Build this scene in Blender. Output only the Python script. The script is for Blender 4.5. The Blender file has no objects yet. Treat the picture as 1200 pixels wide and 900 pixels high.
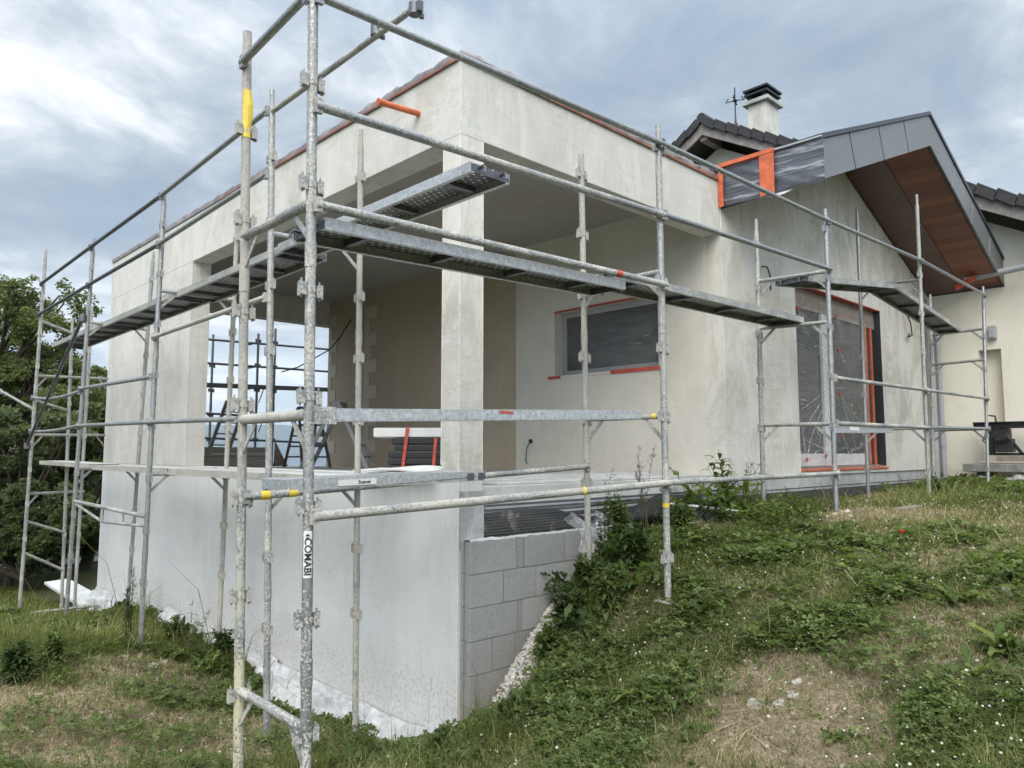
import bpy, math, random
import numpy as np
from mathutils import Vector, Matrix
R = math.radians
random.seed(7); rng = np.random.default_rng(11)
SC = bpy.context.scene
COL = SC.collection

# ------------------------------------------------------------------ camera
# World axes: x runs along the right facade (away), y along the left facade (away), z up; z = 0 is eye level.
CAM = Vector((-3.6904, -4.4272, 0.0)); YAW, PIT, FPX = 0.8048, 0.0914, 872.5
FWD = Vector((math.cos(YAW)*math.cos(PIT), math.sin(YAW)*math.cos(PIT), math.sin(PIT)))
RGT = Vector((math.sin(YAW), -math.cos(YAW), 0)); UP = RGT.cross(FWD)
cd = bpy.data.cameras.new('camera'); cam = bpy.data.objects.new('camera', cd); COL.objects.link(cam)
cd.sensor_width = 36; cd.lens = 36*FPX/1200; cd.clip_start = .05; cd.clip_end = 60000
cam.matrix_world = Matrix.Translation(CAM) @ Matrix((RGT, UP, -FWD)).transposed().to_4x4()
SC.camera = cam
def ray(x, y): return FWD + RGT*((x-600)/FPX) - UP*((y-450)/FPX)
def pu(x, y, u): d = ray(x, y); return CAM + d*((u-CAM.x)/d.x)
def pv(x, y, v): d = ray(x, y); return CAM + d*((v-CAM.y)/d.y)
def pz(x, y, z): d = ray(x, y); return CAM + d*(z/d.z)
def pd(x, y, dist): return CAM + ray(x, y)*dist
RO, RI, LO, LI = -1.318, -.58, -1.187, -.457      # rows of scaffold poles

# ------------------------------------------------------------------ object helpers
ORG = {}
def tag(o, label=None, cat=None, group=None, kind=None):
    if label: o['label'] = label
    if cat: o['category'] = cat
    if group: o['group'] = group
    if kind: o['kind'] = kind
    return o
def thing(name, label, cat, loc, group=None):
    o = bpy.data.objects.new(name, None); COL.objects.link(o); o.empty_display_size = .2
    o.location = loc; ORG[o.name] = Vector(loc)
    return tag(o, label, cat, group)
class MB:
    def __init__(s): s.v = []; s.f = []; s.m = []
    def add(s, vs, fs, mi=0):
        b = len(s.v); s.v += [tuple(p) for p in vs]; s.f += [tuple(b+i for i in f) for f in fs]; s.m += [mi]*len(fs)
    def box(s, a, b, mi=0):
        x0, y0, z0 = a; x1, y1, z1 = b
        x0, x1 = min(x0, x1), max(x0, x1); y0, y1 = min(y0, y1), max(y0, y1); z0, z1 = min(z0, z1), max(z0, z1)
        s.add([(x0,y0,z0),(x1,y0,z0),(x1,y1,z0),(x0,y1,z0),(x0,y0,z1),(x1,y0,z1),(x1,y1,z1),(x0,y1,z1)],
              [(0,3,2,1),(4,5,6,7),(0,1,5,4),(1,2,6,5),(2,3,7,6),(3,0,4,7)], mi)
    def obox(s, c, ax, ay, az, mi=0):          # half axes as vectors
        c = Vector(c); ax = Vector(ax); ay = Vector(ay); az = Vector(az)
        if ax.cross(ay).dot(az) < 0: az = -az
        P = [c+ax*i+ay*j+az*k for k in (-1,1) for (i,j) in ((-1,-1),(1,-1),(1,1),(-1,1))]
        s.add(P, [(0,3,2,1),(4,5,6,7),(0,1,5,4),(1,2,6,5),(2,3,7,6),(3,0,4,7)], mi)
    def bar(s, p, q, w, h, up=(0,0,1), mi=0):
        p = Vector(p); q = Vector(q); d = q-p; L = d.length; d = d/L; up = Vector(up)
        sd = d.cross(up)
        if sd.length < 1e-4: sd = d.cross(Vector((1,0,0)))
        sd.normalize(); u2 = sd.cross(d)
        s.obox((p+q)/2, d*(L/2), sd*(w/2), u2*(h/2), mi)
    def tube(s, p, q, r, n=10, r2=None, mi=0, cap=True): s.path([p, q], [r, r if r2 is None else r2], n, mi, cap)
    def path(s, pts, r, n=8, mi=0, cap=True):
        pts = [Vector(p) for p in pts]; m = len(pts)
        rs = r if isinstance(r, (list, tuple)) else [r]*m
        V = []; prev = None
        for i, p in enumerate(pts):
            d = (pts[min(i+1, m-1)]-pts[max(i-1, 0)])
            d = d.normalized() if d.length > 1e-9 else Vector((0,0,1))
            if prev is None:
                a = d.cross(Vector((0,0,1)))
                if a.length < 1e-3: a = d.cross(Vector((1,0,0)))
            else: a = prev - d*prev.dot(d)
            a.normalize(); prev = a; b = d.cross(a)
            for k in range(n):
                t = 2*math.pi*k/n; V.append(p + (a*math.cos(t)+b*math.sin(t))*rs[i])
        F = [(i*n+k, i*n+(k+1) % n, (i+1)*n+(k+1) % n, (i+1)*n+k) for i in range(m-1) for k in range(n)]
        if cap: F += [tuple(reversed(range(n))), tuple((m-1)*n+k for k in range(n))]
        s.add(V, F, mi)
    def prism(s, poly, off, mi=0):             # planar polygon pushed along off
        n = len(poly); off = Vector(off); A = [Vector(p) for p in poly]; B = [p+off for p in A]
        nr = Vector((0,0,0))
        for i in range(n): nr += A[i].cross(A[(i+1) % n])
        if nr.dot(off) > 0: A, B = B, A
        s.add(A+B, [tuple(range(n)), tuple(range(2*n-1, n-1, -1))] + [(i, n+i, n+(i+1) % n, (i+1) % n) for i in range(n)], mi)
    def lathe(s, c, prof, n=12, mi=0):         # prof: [(r, z)] about a vertical axis through c
        c = Vector(c); V = [c+Vector((r*math.cos(2*math.pi*k/n), r*math.sin(2*math.pi*k/n), z)) for r, z in prof for k in range(n)]
        m = len(prof); F = [(i*n+k, i*n+(k+1) % n, (i+1)*n+(k+1) % n, (i+1)*n+k) for i in range(m-1) for k in range(n)]
        s.add(V, F+[tuple(reversed(range(n))), tuple((m-1)*n+k for k in range(n))], mi)
    def grid(s, fn, nu, nv, mi=0):
        V = [fn(i/(nu-1), j/(nv-1)) for j in range(nv) for i in range(nu)]
        s.add(V, [(j*nu+i, j*nu+i+1, (j+1)*nu+i+1, (j+1)*nu+i) for j in range(nv-1) for i in range(nu-1)], mi)
    def build(s, name, mats, parent=None, smooth=False, bevel=0, origin=None):
        org = ORG[parent.name] if parent is not None else Vector(origin or (0,0,0))
        me = bpy.data.meshes.new(name)
        me.from_pydata([(x-org.x, y-org.y, z-org.z) for x, y, z in s.v], [], s.f)
        for m in (mats if isinstance(mats, (list, tuple)) else [mats]): me.materials.append(m)
        if any(s.m): me.polygons.foreach_set('material_index', s.m)
        if smooth:
            me.polygons.foreach_set('use_smooth', [True]*len(s.f)); me.set_sharp_from_angle(angle=R(40))
        me.update()
        o = bpy.data.objects.new(name, me); COL.objects.link(o)
        if parent is not None: o.parent = parent
        else: o.location = org
        ORG[o.name] = org
        if bevel:
            b = o.modifiers.new('bevel', 'BEVEL'); b.width = bevel; b.segments = 2; b.limit_method = 'ANGLE'
        return o

# ------------------------------------------------------------------ materials
def newmat(name):
    m = bpy.data.materials.new(name); m.use_nodes = True; nt = m.node_tree
    return m, nt, nt.nodes['Principled BSDF']
def N(nt, t, **k):
    n = nt.nodes.new(t)
    for a, b in k.items():
        if a in n.inputs.keys() if hasattr(n.inputs, 'keys') else False: n.inputs[a].default_value = b
        else: setattr(n, a, b)
    return n
def noise(nt, vec, scale, detail=5, rough=.6, dist=0.):
    n = nt.nodes.new('ShaderNodeTexNoise'); n.inputs['Scale'].default_value = scale; n.inputs['Detail'].default_value = detail
    n.inputs['Roughness'].default_value = rough; n.inputs['Distortion'].default_value = dist
    if vec is not None: nt.links.new(vec, n.inputs['Vector'])
    return n.outputs['Fac']
def ramp(nt, fac, stops, interp='LINEAR'):
    n = nt.nodes.new('ShaderNodeValToRGB'); n.color_ramp.interpolation = interp; e = n.color_ramp.elements
    while len(e) < len(stops): e.new(.5)
    for i, (p, c) in enumerate(stops):
        e[i].position = p; e[i].color = (c, c, c, 1) if isinstance(c, (int, float)) else (*c, 1)
    nt.links.new(fac, n.inputs['Fac']); return n.outputs['Color']
def mix(nt, fac, a, b, mode='MIX'):
    n = nt.nodes.new('ShaderNodeMix'); n.data_type = 'RGBA'; n.blend_type = mode
    for s, x in ((n.inputs[0], fac), (n.inputs[6], a), (n.inputs[7], b)):
        if isinstance(x, (int, float)): s.default_value = x if s == n.inputs[0] else (x, x, x, 1)
        elif isinstance(x, tuple): s.default_value = (*x, 1)
        else: nt.links.new(x, s)
    return n.outputs[2]
def mth(nt, op, a, b=None, c=None):
    n = nt.nodes.new('ShaderNodeMath'); n.operation = op
    for i, x in enumerate((a, b, c)):
        if x is None: continue
        if isinstance(x, (int, float)): n.inputs[i].default_value = x
        else: nt.links.new(x, n.inputs[i])
    return n.outputs[0]
def coord(nt, scale=(1,1,1), kind='Object'):
    t = nt.nodes.new('ShaderNodeTexCoord'); mp = nt.nodes.new('ShaderNodeMapping'); mp.inputs['Scale'].default_value = scale
    nt.links.new(t.outputs[kind], mp.inputs['Vector']); return mp.outputs['Vector']
def bump(nt, bs, h, strength=.3, dist=.01):
    b = nt.nodes.new('ShaderNodeBump'); b.inputs['Strength'].default_value = strength; b.inputs['Distance'].default_value = dist
    nt.links.new(h, b.inputs['Height']); nt.links.new(b.outputs['Normal'], bs.inputs['Normal'])
def setc(nt, bs, c, key='Base Color'):
    if isinstance(c, tuple): bs.inputs[key].default_value = (*c, 1)
    else: nt.links.new(c, bs.inputs[key])

def m_flat(name, col, rough=.6, metal=0., var=.25, scale=8, bmp=0.):
    m, nt, bs = newmat(name); v = coord(nt)
    n = noise(nt, v, scale, 6)
    c = ramp(nt, n, [(.25, tuple(x*(1-var) for x in col)), (.75, tuple(min(1, x*(1+var)) for x in col))])
    setc(nt, bs, c); bs.inputs['Roughness'].default_value = rough; bs.inputs['Metallic'].default_value = metal
    if bmp: bump(nt, bs, noise(nt, v, scale*6, 4), bmp, .005)
    return m
def m_plaster(name, base, light, dark, patch=.5, streak=.3, bstr=.35, splash=False):
    m, nt, bs = newmat(name); v = coord(nt)
    big = noise(nt, v, .8, 7, .62, .5)
    c = ramp(nt, big, [(.30, dark), (.5, base), (.70, light)])
    vv = coord(nt, (1., 1., .45)); p = noise(nt, vv, 2.0, 9, .66, 1.0)      # trowelled skim patches, longer than wide
    pm = ramp(nt, p, [(.48, 0.), (.53, .75), (.62, 1.)]); c = mix(nt, mth(nt, 'MULTIPLY', pm, patch*.8), c, light)
    vs = coord(nt, (2.2, 2.2, .16)); st = noise(nt, vs, 3.4, 8, .72, .2)    # vertical runs, darker and paler
    c = mix(nt, mth(nt, 'MULTIPLY', ramp(nt, st, [(.54, 0.), (.68, 1.)]), streak), c, dark)
    c = mix(nt, mth(nt, 'MULTIPLY', ramp(nt, st, [(.30, 1.), (.41, 0.)]), streak*.7), c, tuple(min(.8, x*1.1) for x in light))
    p2 = noise(nt, coord(nt, (1.2, 1.2, .8)), 1.3, 12, .74, .8)
    e = ramp(nt, p2, [(.500, 0.), (.508, 1.), (.516, 0.)]); e2 = ramp(nt, noise(nt, v, 1.1, 3), [(.46, 0.), (.58, 1.)])
    c = mix(nt, mth(nt, 'MULTIPLY', mth(nt, 'MULTIPLY', e, e2), .6*patch), c, tuple(x*.66 for x in dark))
    for rot, ph in ((.5, 1.), (-.65, 4.)):                                 # sweeps of the trowel in two directions
        tv = coord(nt, (.55, .55, 5.)); tv.node.inputs['Rotation'].default_value = (rot, rot, 0); tv.node.inputs['Location'].default_value = (ph, ph, ph)
        tn = noise(nt, tv, 2.6, 7, .7, .5); mk = ramp(nt, noise(nt, v, 1.5+ph*.1, 3), [(.47, 0.), (.6, 1.)])
        c = mix(nt, mth(nt, 'MULTIPLY', mth(nt, 'MULTIPLY', ramp(nt, tn, [(.55, 0.), (.62, 1.), (.70, .2)]), mk), .55*patch), c, tuple(min(.8, x*1.08) for x in light))
        c = mix(nt, mth(nt, 'MULTIPLY', mth(nt, 'MULTIPLY', ramp(nt, tn, [(.34, 1.), (.42, 0.)]), mk), .40*patch), c, tuple(x*.88 for x in dark))
    if splash:                                                             # soil thrown up by rain, in specks
        tz = nt.nodes.new('ShaderNodeTexCoord'); sz = nt.nodes.new('ShaderNodeSeparateXYZ'); nt.links.new(tz.outputs['Object'], sz.inputs[0])
        hz = mth(nt, 'ADD', sz.outputs[2], mth(nt, 'MULTIPLY', noise(nt, v, 2.5, 4), -.5)); sp_ = ramp(nt, noise(nt, v, 30, 6, .8), [(.48, 0.), (.60, 1.)])
        c = mix(nt, mth(nt, 'MULTIPLY', mth(nt, 'MULTIPLY', ramp(nt, hz, [(.0, 1.), (.32, 0.)]), sp_), .5), c, (.30,.26,.20))
    g = noise(nt, v, 70, 4, .7); c = mix(nt, .16, c, ramp(nt, g, [(.3, tuple(x*.8 for x in dark)), (.7, light)]))
    setc(nt, bs, c); bs.inputs['Roughness'].default_value = .92; bs.inputs['Specular IOR Level'].default_value = .2
    h = mth(nt, 'ADD', mth(nt, 'MULTIPLY', pm, .4), mth(nt, 'ADD', mth(nt, 'MULTIPLY', noise(nt, v, 20, 6, .65), .5), mth(nt, 'MULTIPLY', g, .25))); bump(nt, bs, h, bstr*1.4, .008)
    return m
def m_galv(name, thr=.56, base=(.36,.365,.365), splash=(.66,.63,.55), rough=.42, metal=.75):
    m, nt, bs = newmat(name); v = coord(nt)
    sp = noise(nt, v, 85, 5, .72, .3); big = noise(nt, v, 4, 4, .6)
    f = mth(nt, 'ADD', mth(nt, 'MULTIPLY', sp, .70), mth(nt, 'MULTIPLY', big, .30))
    mk = ramp(nt, f, [(thr, 0.), (thr+.035, 1.)])
    g = noise(nt, v, 40, 3); gc = ramp(nt, g, [(.3, tuple(x*.72 for x in base)), (.7, tuple(x*1.2 for x in base))])
    setc(nt, bs, mix(nt, mk, gc, mix(nt, noise(nt, v, 50, 3), splash, tuple(x*.6 for x in splash))))
    nt.links.new(ramp(nt, mk, [(0, rough), (1, .95)]), bs.inputs['Roughness'])
    nt.links.new(mth(nt, 'MULTIPLY', mth(nt, 'SUBTRACT', 1, mk), metal), bs.inputs['Metallic'])
    bump(nt, bs, mth(nt, 'ADD', mk, mth(nt, 'MULTIPLY', sp, .6)), .7, .004)
    return m
M = {}
M['plaster'] = m_plaster('plaster_grey', (.575,.55,.495), (.665,.645,.60), (.465,.44,.38), .9, .5, .5)
M['plaster_low'] = m_plaster('plaster_fresh', (.61,.605,.58), (.67,.667,.65), (.54,.535,.51), .7, .35, .4, True)
M['plaster_warm'] = m_plaster('plaster_warm', (.575,.54,.465), (.71,.685,.625), (.45,.415,.34), 1., .6, .5)
M['plaster_in'] = m_plaster('plaster_porch', (.61,.575,.505), (.67,.64,.57), (.53,.495,.42), .5, .35)
M['brown'] = m_plaster('render_brown', (.43,.36,.27), (.47,.40,.305), (.375,.31,.225), .2, .25)
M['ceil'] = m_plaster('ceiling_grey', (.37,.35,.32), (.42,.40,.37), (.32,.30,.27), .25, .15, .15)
M['cement'] = m_plaster('rough_cement', (.38,.38,.365), (.52,.52,.50), (.22,.22,.21), .9, .3, 1.)
M['stucco'] = m_plaster('old_stucco', (.74,.70,.60), (.78,.745,.65), (.66,.62,.52), .2, .2, .6)
M['sheet_grey'] = m_flat('grey_sheet', (.27,.27,.262), .6, 0, .4, 7, .5)
M['slab'] = m_flat('old_concrete', (.20,.195,.18), .95, 0, .45, 9, .8)
M['block_mortar'] = m_flat('pale_mortar', (.28,.275,.26), .95, 0, .45, 8, .8)
M['bead'] = m_flat('white_bead', (.68,.67,.63), .6)
M['brown2'] = m_plaster('render_bare', (.55,.49,.40), (.60,.54,.45), (.48,.42,.33), .3, .25)
M['floor'] = m_plaster('floor_white', (.50,.495,.47), (.62,.615,.59), (.36,.35,.32), .7, .1)
M['galv'] = m_galv('galvanised', .555)
M['galv_mid'] = m_galv('galvanised_splashed', .495)
M['galv_heavy'] = m_galv('galvanised_caked', .445, splash=(.54,.51,.44))
M['galv_yellow'] = m_galv('galvanised_yellow_crust', .43, splash=(.62,.58,.40))
M['galv_dark'] = m_galv('galvanised_darkened', .66, base=(.16,.165,.175), rough=.5)  # darker copy of the galvanised; holds the far scaffold's backlit shade in its colour
M['alu'] = m_galv('aluminium_splashed', .57, base=(.55,.56,.56), rough=.4, metal=.6)
M['orange'] = m_flat('orange_tape', (.56,.12,.045), .5, 0, .35, 10)
M['tape_dull'] = m_flat('faded_orange_tape', (.30,.115,.075), .6, 0, .6, 4)
M['red'] = m_flat('red_tape', (.46,.075,.045), .5, 0, .4, 20)
M['orange_pipe'] = m_flat('orange_pvc', (.55,.13,.045), .4)
M['zinc'] = m_flat('grey_sheet_metal', (.20,.205,.21), .45, .3, .10, 2)
M['zinc_dark'] = m_flat('dark_sheet_metal', (.055,.06,.07), .4, .4, .1, 3)
M['tile'] = m_flat('dark_roof_tile', (.030,.028,.029), .72, 0, .4, 12, .5)
M['black'] = m_flat('black_plastic', (.018,.018,.02), .5, 0, .3, 14)
M['steel_black'] = m_flat('black_steel', (.02,.02,.022), .4, .3, .3, 10)
M['white'] = m_flat('white_board', (.74,.73,.69), .8, 0, .1, 6, .3)
M['pvc'] = m_flat('grey_frame', (.36,.37,.38), .4, 0, .1)
M['pvc_white'] = m_flat('white_frame', (.62,.62,.61), .4, 0, .1)
M['grey_pipe'] = m_flat('grey_pipe', (.34,.35,.36), .45, 0, .12)
M['yellow'] = m_flat('yellow_tape', (.68,.50,.06), .5, 0, .25, 20)
M['stone'] = m_flat('pale_stone', (.37,.345,.295), .95, 0, .35, 18, 1.)
M['bark'] = m_flat('bark', (.06,.048,.035), .95, 0, .4, 12, .9)
M['rust'] = m_flat('old_wood', (.23,.19,.155), .85, 0, .35, 10, .4)

def m_wood(name, c1, c2, pitch, axis=0, rough=.6):
    m, nt, bs = newmat(name); t = nt.nodes.new('ShaderNodeTexCoord'); s = nt.nodes.new('ShaderNodeSeparateXYZ')
    nt.links.new(t.outputs['Object'], s.inputs[0]); a = mth(nt, 'DIVIDE', s.outputs[axis], pitch)
    fr = mth(nt, 'FRACT', a); idx = mth(nt, 'FLOOR', a)
    wn = nt.nodes.new('ShaderNodeTexWhiteNoise'); wn.noise_dimensions = '1D'; nt.links.new(idx, wn.inputs['W'])
    sc = [1,1,1]; sc[1 if axis == 0 else 0] = .12
    g = noise(nt, coord(nt, tuple(sc)), 26, 6, .7, .5)
    f = mth(nt, 'ADD', mth(nt, 'MULTIPLY', wn.outputs['Value'], .5), mth(nt, 'MULTIPLY', g, .5))
    c = ramp(nt, f, [(.2, c1), (.8, c2)])
    line = ramp(nt, fr, [(0, 1.), (.05, 0.), (.95, 0.), (1, 1.)])
    setc(nt, bs, mix(nt, mth(nt, 'MULTIPLY', line, .8), c, tuple(x*.25 for x in c1))); bs.inputs['Roughness'].default_value = rough
    bump(nt, bs, mth(nt, 'SUBTRACT', 1, line), .4, .006); return m
M['soffit'] = m_wood('soffit_wood', (.13,.038,.020), (.25,.088,.045), .14, 0, .45)
M['soffit_film'] = m_wood('soffit_masked', (.115,.062,.048), (.140,.078,.060), .14, 0, .35)
M['plank'] = m_wood('grey_plank', (.30,.27,.23), (.42,.385,.33), .19, 2, .85)
M['verge'] = m_flat('weathered_board', (.25,.225,.205), .85, 0, .4, 9, .5)

def m_block():
    m, nt, bs = newmat('concrete_block'); v = coord(nt)
    g = noise(nt, v, 70, 6, .85); big = noise(nt, v, 2.2, 6, .7)
    c = mix(nt, .45, ramp(nt, g, [(.36, (.15,.15,.145)), (.5, (.34,.338,.325)), (.64, (.55,.545,.525))]), ramp(nt, big, [(.3, (.31,.31,.30)), (.7, (.44,.44,.425))]))
    at = nt.nodes.new('ShaderNodeAttribute'); at.attribute_name = 'tint'
    c = mix(nt, .38, c, mix(nt, at.outputs['Fac'], (.25,.247,.235), (.50,.495,.475)))
    t = nt.nodes.new('ShaderNodeTexCoord'); s = nt.nodes.new('ShaderNodeSeparateXYZ'); nt.links.new(t.outputs['Object'], s.inputs[0])
    lo = ramp(nt, mth(nt, 'ADD', mth(nt, 'MULTIPLY', s.outputs[2], 1/1.6), mth(nt, 'MULTIPLY', mth(nt, 'SUBTRACT', noise(nt, v, 3, 4), .5), .35)), [(.12, 1.), (.55, 0.)])
    c = mix(nt, mth(nt, 'MULTIPLY', lo, .35), c, (.25,.20,.145))           # soil splashed on the lowest courses
    setc(nt, bs, c); bs.inputs['Roughness'].default_value = .95; bump(nt, bs, g, 1., .012); return m
M['block'] = m_block()

def m_perf(name, base):
    m, nt, bs = newmat(name); v = coord(nt)
    sp = nt.nodes.new('ShaderNodeSeparateXYZ'); nt.links.new(v, sp.inputs[0])
    # staggered round holes on a 40 mm pitch in the deck's own plane (long axis x, width y)
    p = .042
    row = mth(nt, 'FLOOR', mth(nt, 'DIVIDE', sp.outputs[1], p))
    fx = mth(nt, 'SUBTRACT', mth(nt, 'FRACT', mth(nt, 'ADD', mth(nt, 'DIVIDE', sp.outputs[0], p*1.2), mth(nt, 'MULTIPLY', row, .5))), .5)
    fy = mth(nt, 'SUBTRACT', mth(nt, 'FRACT', mth(nt, 'DIVIDE', sp.outputs[1], p)), .5)
    d = mth(nt, 'SQRT', mth(nt, 'ADD', mth(nt, 'POWER', mth(nt, 'ABSOLUTE', mth(nt, 'MULTIPLY', fx, 1.2)), 2), mth(nt, 'POWER', mth(nt, 'ABSOLUTE', fy), 2)))
    hole = mth(nt, 'LESS_THAN', d, .23)
    n = noise(nt, v, 9, 5); fill = ramp(nt, noise(nt, v, 7, 2), [(.40, 0.), (.5, 1.)]); c = ramp(nt, n, [(.35, tuple(x*.7 for x in base)), (.7, tuple(x*1.25 for x in base))])
    setc(nt, bs, mix(nt, hole, c, mix(nt, fill, (.30,.29,.27), (.80,.79,.75))))          # pale dots: light at the plaster-filled hole rims, put into the colour
    bs.inputs['Metallic'].default_value = .2; bs.inputs['Roughness'].default_value = .5
    return m
M['perf'] = m_perf('perforated_steel', (.14,.142,.14))

def m_glass():
    m, nt, bs = newmat('dark_glass'); v = coord(nt)
    setc(nt, bs, ramp(nt, noise(nt, v, 1.5, 4), [(.3, (.016,.018,.018)), (.7, (.034,.037,.036))]))
    bs.inputs['Roughness'].default_value = .16; bs.inputs['Specular IOR Level'].default_value = .28
    bump(nt, bs, noise(nt, v, 3, 3), .12, .01); return m
M['glass'] = m_glass()
def m_film(name, alpha, col=(.8,.8,.8), rough=.25, stretch=(3,3,3), lo=.02, rot=(.5,0,0)):
    m, nt, bs = newmat(name); v = coord(nt, stretch); v.node.inputs['Rotation'].default_value = rot
    w = noise(nt, v, 3.5, 6, .6, .5)
    setc(nt, bs, col); bs.inputs['Roughness'].default_value = rough
    nt.links.new(ramp(nt, w, [(.45, lo), (.60, alpha*.25), (.66, alpha), (.70, alpha*.2)]), bs.inputs['Alpha'])
    bump(nt, bs, w, .6, .03); return m
M['film'] = m_film('clear_plastic_film', .38, (.62,.62,.61), .3, (.5,.5,3.2), .18, (.45,.45,0))
M['film_fold'] = m_film('plastic_fold', .8, (.8,.81,.81), .2, (6,6,6), .30)
M['sheet'] = m_flat('milky_plastic_sheet', (.50,.50,.495), .55, 0, .35, 9, .5)
def m_creased(name, c1, c2):
    m, nt, bs = newmat(name); v = coord(nt, (1, .35, 3.2)); v.node.inputs['Rotation'].default_value = (.75, 0, 0)
    w = noise(nt, v, 2.2, 5, .6, .6); setc(nt, bs, ramp(nt, w, [(.42, c1), (.56, c1), (.62, c2), (.67, c1)])); bs.inputs['Roughness'].default_value = .25; bump(nt, bs, w, .8, .05); return m  # pale diagonal streaks: highlights on the folds painted into the colour
M['film_dark'] = m_creased('grey_masking_film', (.085,.09,.105), (.30,.31,.33))
M['film_grey'] = m_flat('parapet_film', (.22,.19,.185), .35, 0, .5, 5, .4)
def m_dimple():
    m, nt, bs = newmat('dimpled_membrane'); v = coord(nt, (1,1,1))
    vo = nt.nodes.new('ShaderNodeTexVoronoi'); vo.inputs['Scale'].default_value = 44; vo.inputs['Randomness'].default_value = .15; nt.links.new(v, vo.inputs['Vector'])
    k = ramp(nt, vo.outputs['Distance'], [(.2, (.012,.012,.013)), (.5, (.05,.048,.046))])
    setc(nt, bs, mix(nt, ramp(nt, noise(nt, v, 6, 5), [(.58, 0.), (.7, .5)]), k, (.30,.28,.25)))
    bs.inputs['Roughness'].default_value = .55; bump(nt, bs, vo.outputs['Distance'], 1., .012); return m
M['dimple'] = m_dimple()

def m_leaf(name, c1, c2, c3=None, trans=.45, rough=.75):
    m, nt, bs = newmat(name); at = nt.nodes.new('ShaderNodeAttribute'); at.attribute_name = 'tint'
    st = [(.0, c1), (.6, c2)] + ([(1., c3)] if c3 else [])
    c = ramp(nt, at.outputs['Fac'], st); setc(nt, bs, c); bs.inputs['Roughness'].default_value = rough
    bs.inputs['Specular IOR Level'].default_value = .15
    tr = nt.nodes.new('ShaderNodeBsdfTranslucent'); nt.links.new(mix(nt, 1., c, (1.5,1.6,.8), 'MULTIPLY'), tr.inputs['Color'])
    mx = nt.nodes.new('ShaderNodeMixShader'); mx.inputs[0].default_value = trans
    nt.links.new(bs.outputs[0], mx.inputs[1]); nt.links.new(tr.outputs[0], mx.inputs[2])
    nt.links.new(mx.outputs[0], nt.nodes['Material Output'].inputs['Surface']); return m
M['grass'] = m_leaf('grass_blade', (.050,.066,.018), (.155,.175,.056), (.46,.43,.23))
M['straw'] = m_leaf('straw_blade', (.20,.15,.09), (.42,.34,.22), (.60,.52,.37), .2, .8)
M['clover'] = m_leaf('clover_leaf', (.046,.066,.022), (.120,.160,.052), (.28,.31,.14))
M['dock'] = m_leaf('broad_leaf', (.050,.080,.024), (.11,.155,.048), (.24,.27,.10))
M['dock_dark'] = m_leaf('dark_leaf', (.026,.046,.016), (.055,.088,.030), (.11,.15,.055))
M['dry'] = m_leaf('dried_stem', (.075,.062,.042), (.16,.13,.085), (.22,.19,.12), .15, .85)
M['tree1'] = m_leaf('tree_leaf_olive', (.075,.095,.038), (.165,.195,.080), (.30,.31,.17))
M['tree2'] = m_leaf('tree_leaf_dark', (.036,.054,.022), (.085,.112,.046), (.17,.19,.09))
M['tree3'] = m_leaf('tree_leaf_silver', (.085,.105,.058), (.17,.20,.11), (.27,.29,.18))
M['flower'] = m_flat('clover_flower', (.50,.48,.40), .9, 0, .35, 30)
M['poppy'] = m_flat('poppy_red', (.75,.04,.02), .6, 0, .2)

# ------------------------------------------------------------------ terrain
CT = [(-3.7,-4.4,-1.66),(-4.8,-2.0,-1.72),(-6.5,-4,-1.75),(-3.2,-1.6,-1.72),(-1.97,-1.32,-1.80),(-1.94,-.58,-1.86),(-2.6,.4,-1.86),
 (-1.19,.66,-2.03),(-1.19,3.27,-1.90),(-1.19,5.94,-1.98),(-.9,6.9,-2.28),(-1.19,8.4,-2.36),(-.3,.7,-2.22),(-.08,.6,-2.40),(-.08,2.5,-2.33),(-.08,4.4,-2.2),(-.3,3.2,-2.10),(-.3,6,-2.1),(-.3,8.8,-2.5),(-.8,8.4,-2.47),(-.5,7.2,-2.3),(-.6,10.5,-2.75),(-2.6,3.0,-1.76),(-2.8,6,-1.95),(-4.5,1.5,-1.72),(-4.5,5,-1.95),
 (-.15,-.1,-2.08),(-.6,-.8,-1.80),(.05,-.25,-1.98),(-1.0,-2.2,-1.63),(.0,-2.5,-1.38),(.8,-4.5,-1.17),(-1.5,-5,-1.45),
 (.30,-.25,-1.72),(.55,-.25,-1.45),(.84,-.40,-1.14),(.84,-.58,-1.05),(.83,-1.32,-1.06),(1.3,-.3,-.90),(2.0,-.4,-.74),(2.2,-1.5,-.82),(3.7,-1.32,-.60),(3.66,-.58,-.62),(6.43,-1.32,-.60),(6.5,-.58,-.64),(9.0,-1.32,-.53),
 (9.0,-.5,-.55),(11,-.3,-.55),(11,-3,-.45),(3.0,-4.5,-.72),(6,-4.5,-.50),(9,-5,-.40),(14,-5,-.3),(3,-9,-.8),(8,-10,-.4),(-4,-9,-1.6),(-9,-6,-1.85),(-8,2,-2.0),(-8,8,-2.5),(-2,12,-2.75),(-6,14,-3.0),(3,13,-2.6),(8,12,-1.6),(14,4,-.6),(4,4,-1.2),(2,6,-1.7)]
CP = np.array([c[:2] for c in CT]); CZ = np.array([c[2] for c in CT])
def _tps(d2): return .5*d2*np.log(d2+1e-9)
_n = len(CT); _D = ((CP[:,None]-CP[None])**2).sum(-1)
_A = np.zeros((_n+3, _n+3)); _A[:_n,:_n] = _tps(_D)+np.eye(_n)*.03; _A[:_n,_n] = 1; _A[:_n,_n+1:] = CP; _A[_n:,:_n] = _A[:_n,_n:].T
_W = np.linalg.solve(_A, np.r_[CZ, 0,0,0])
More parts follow.
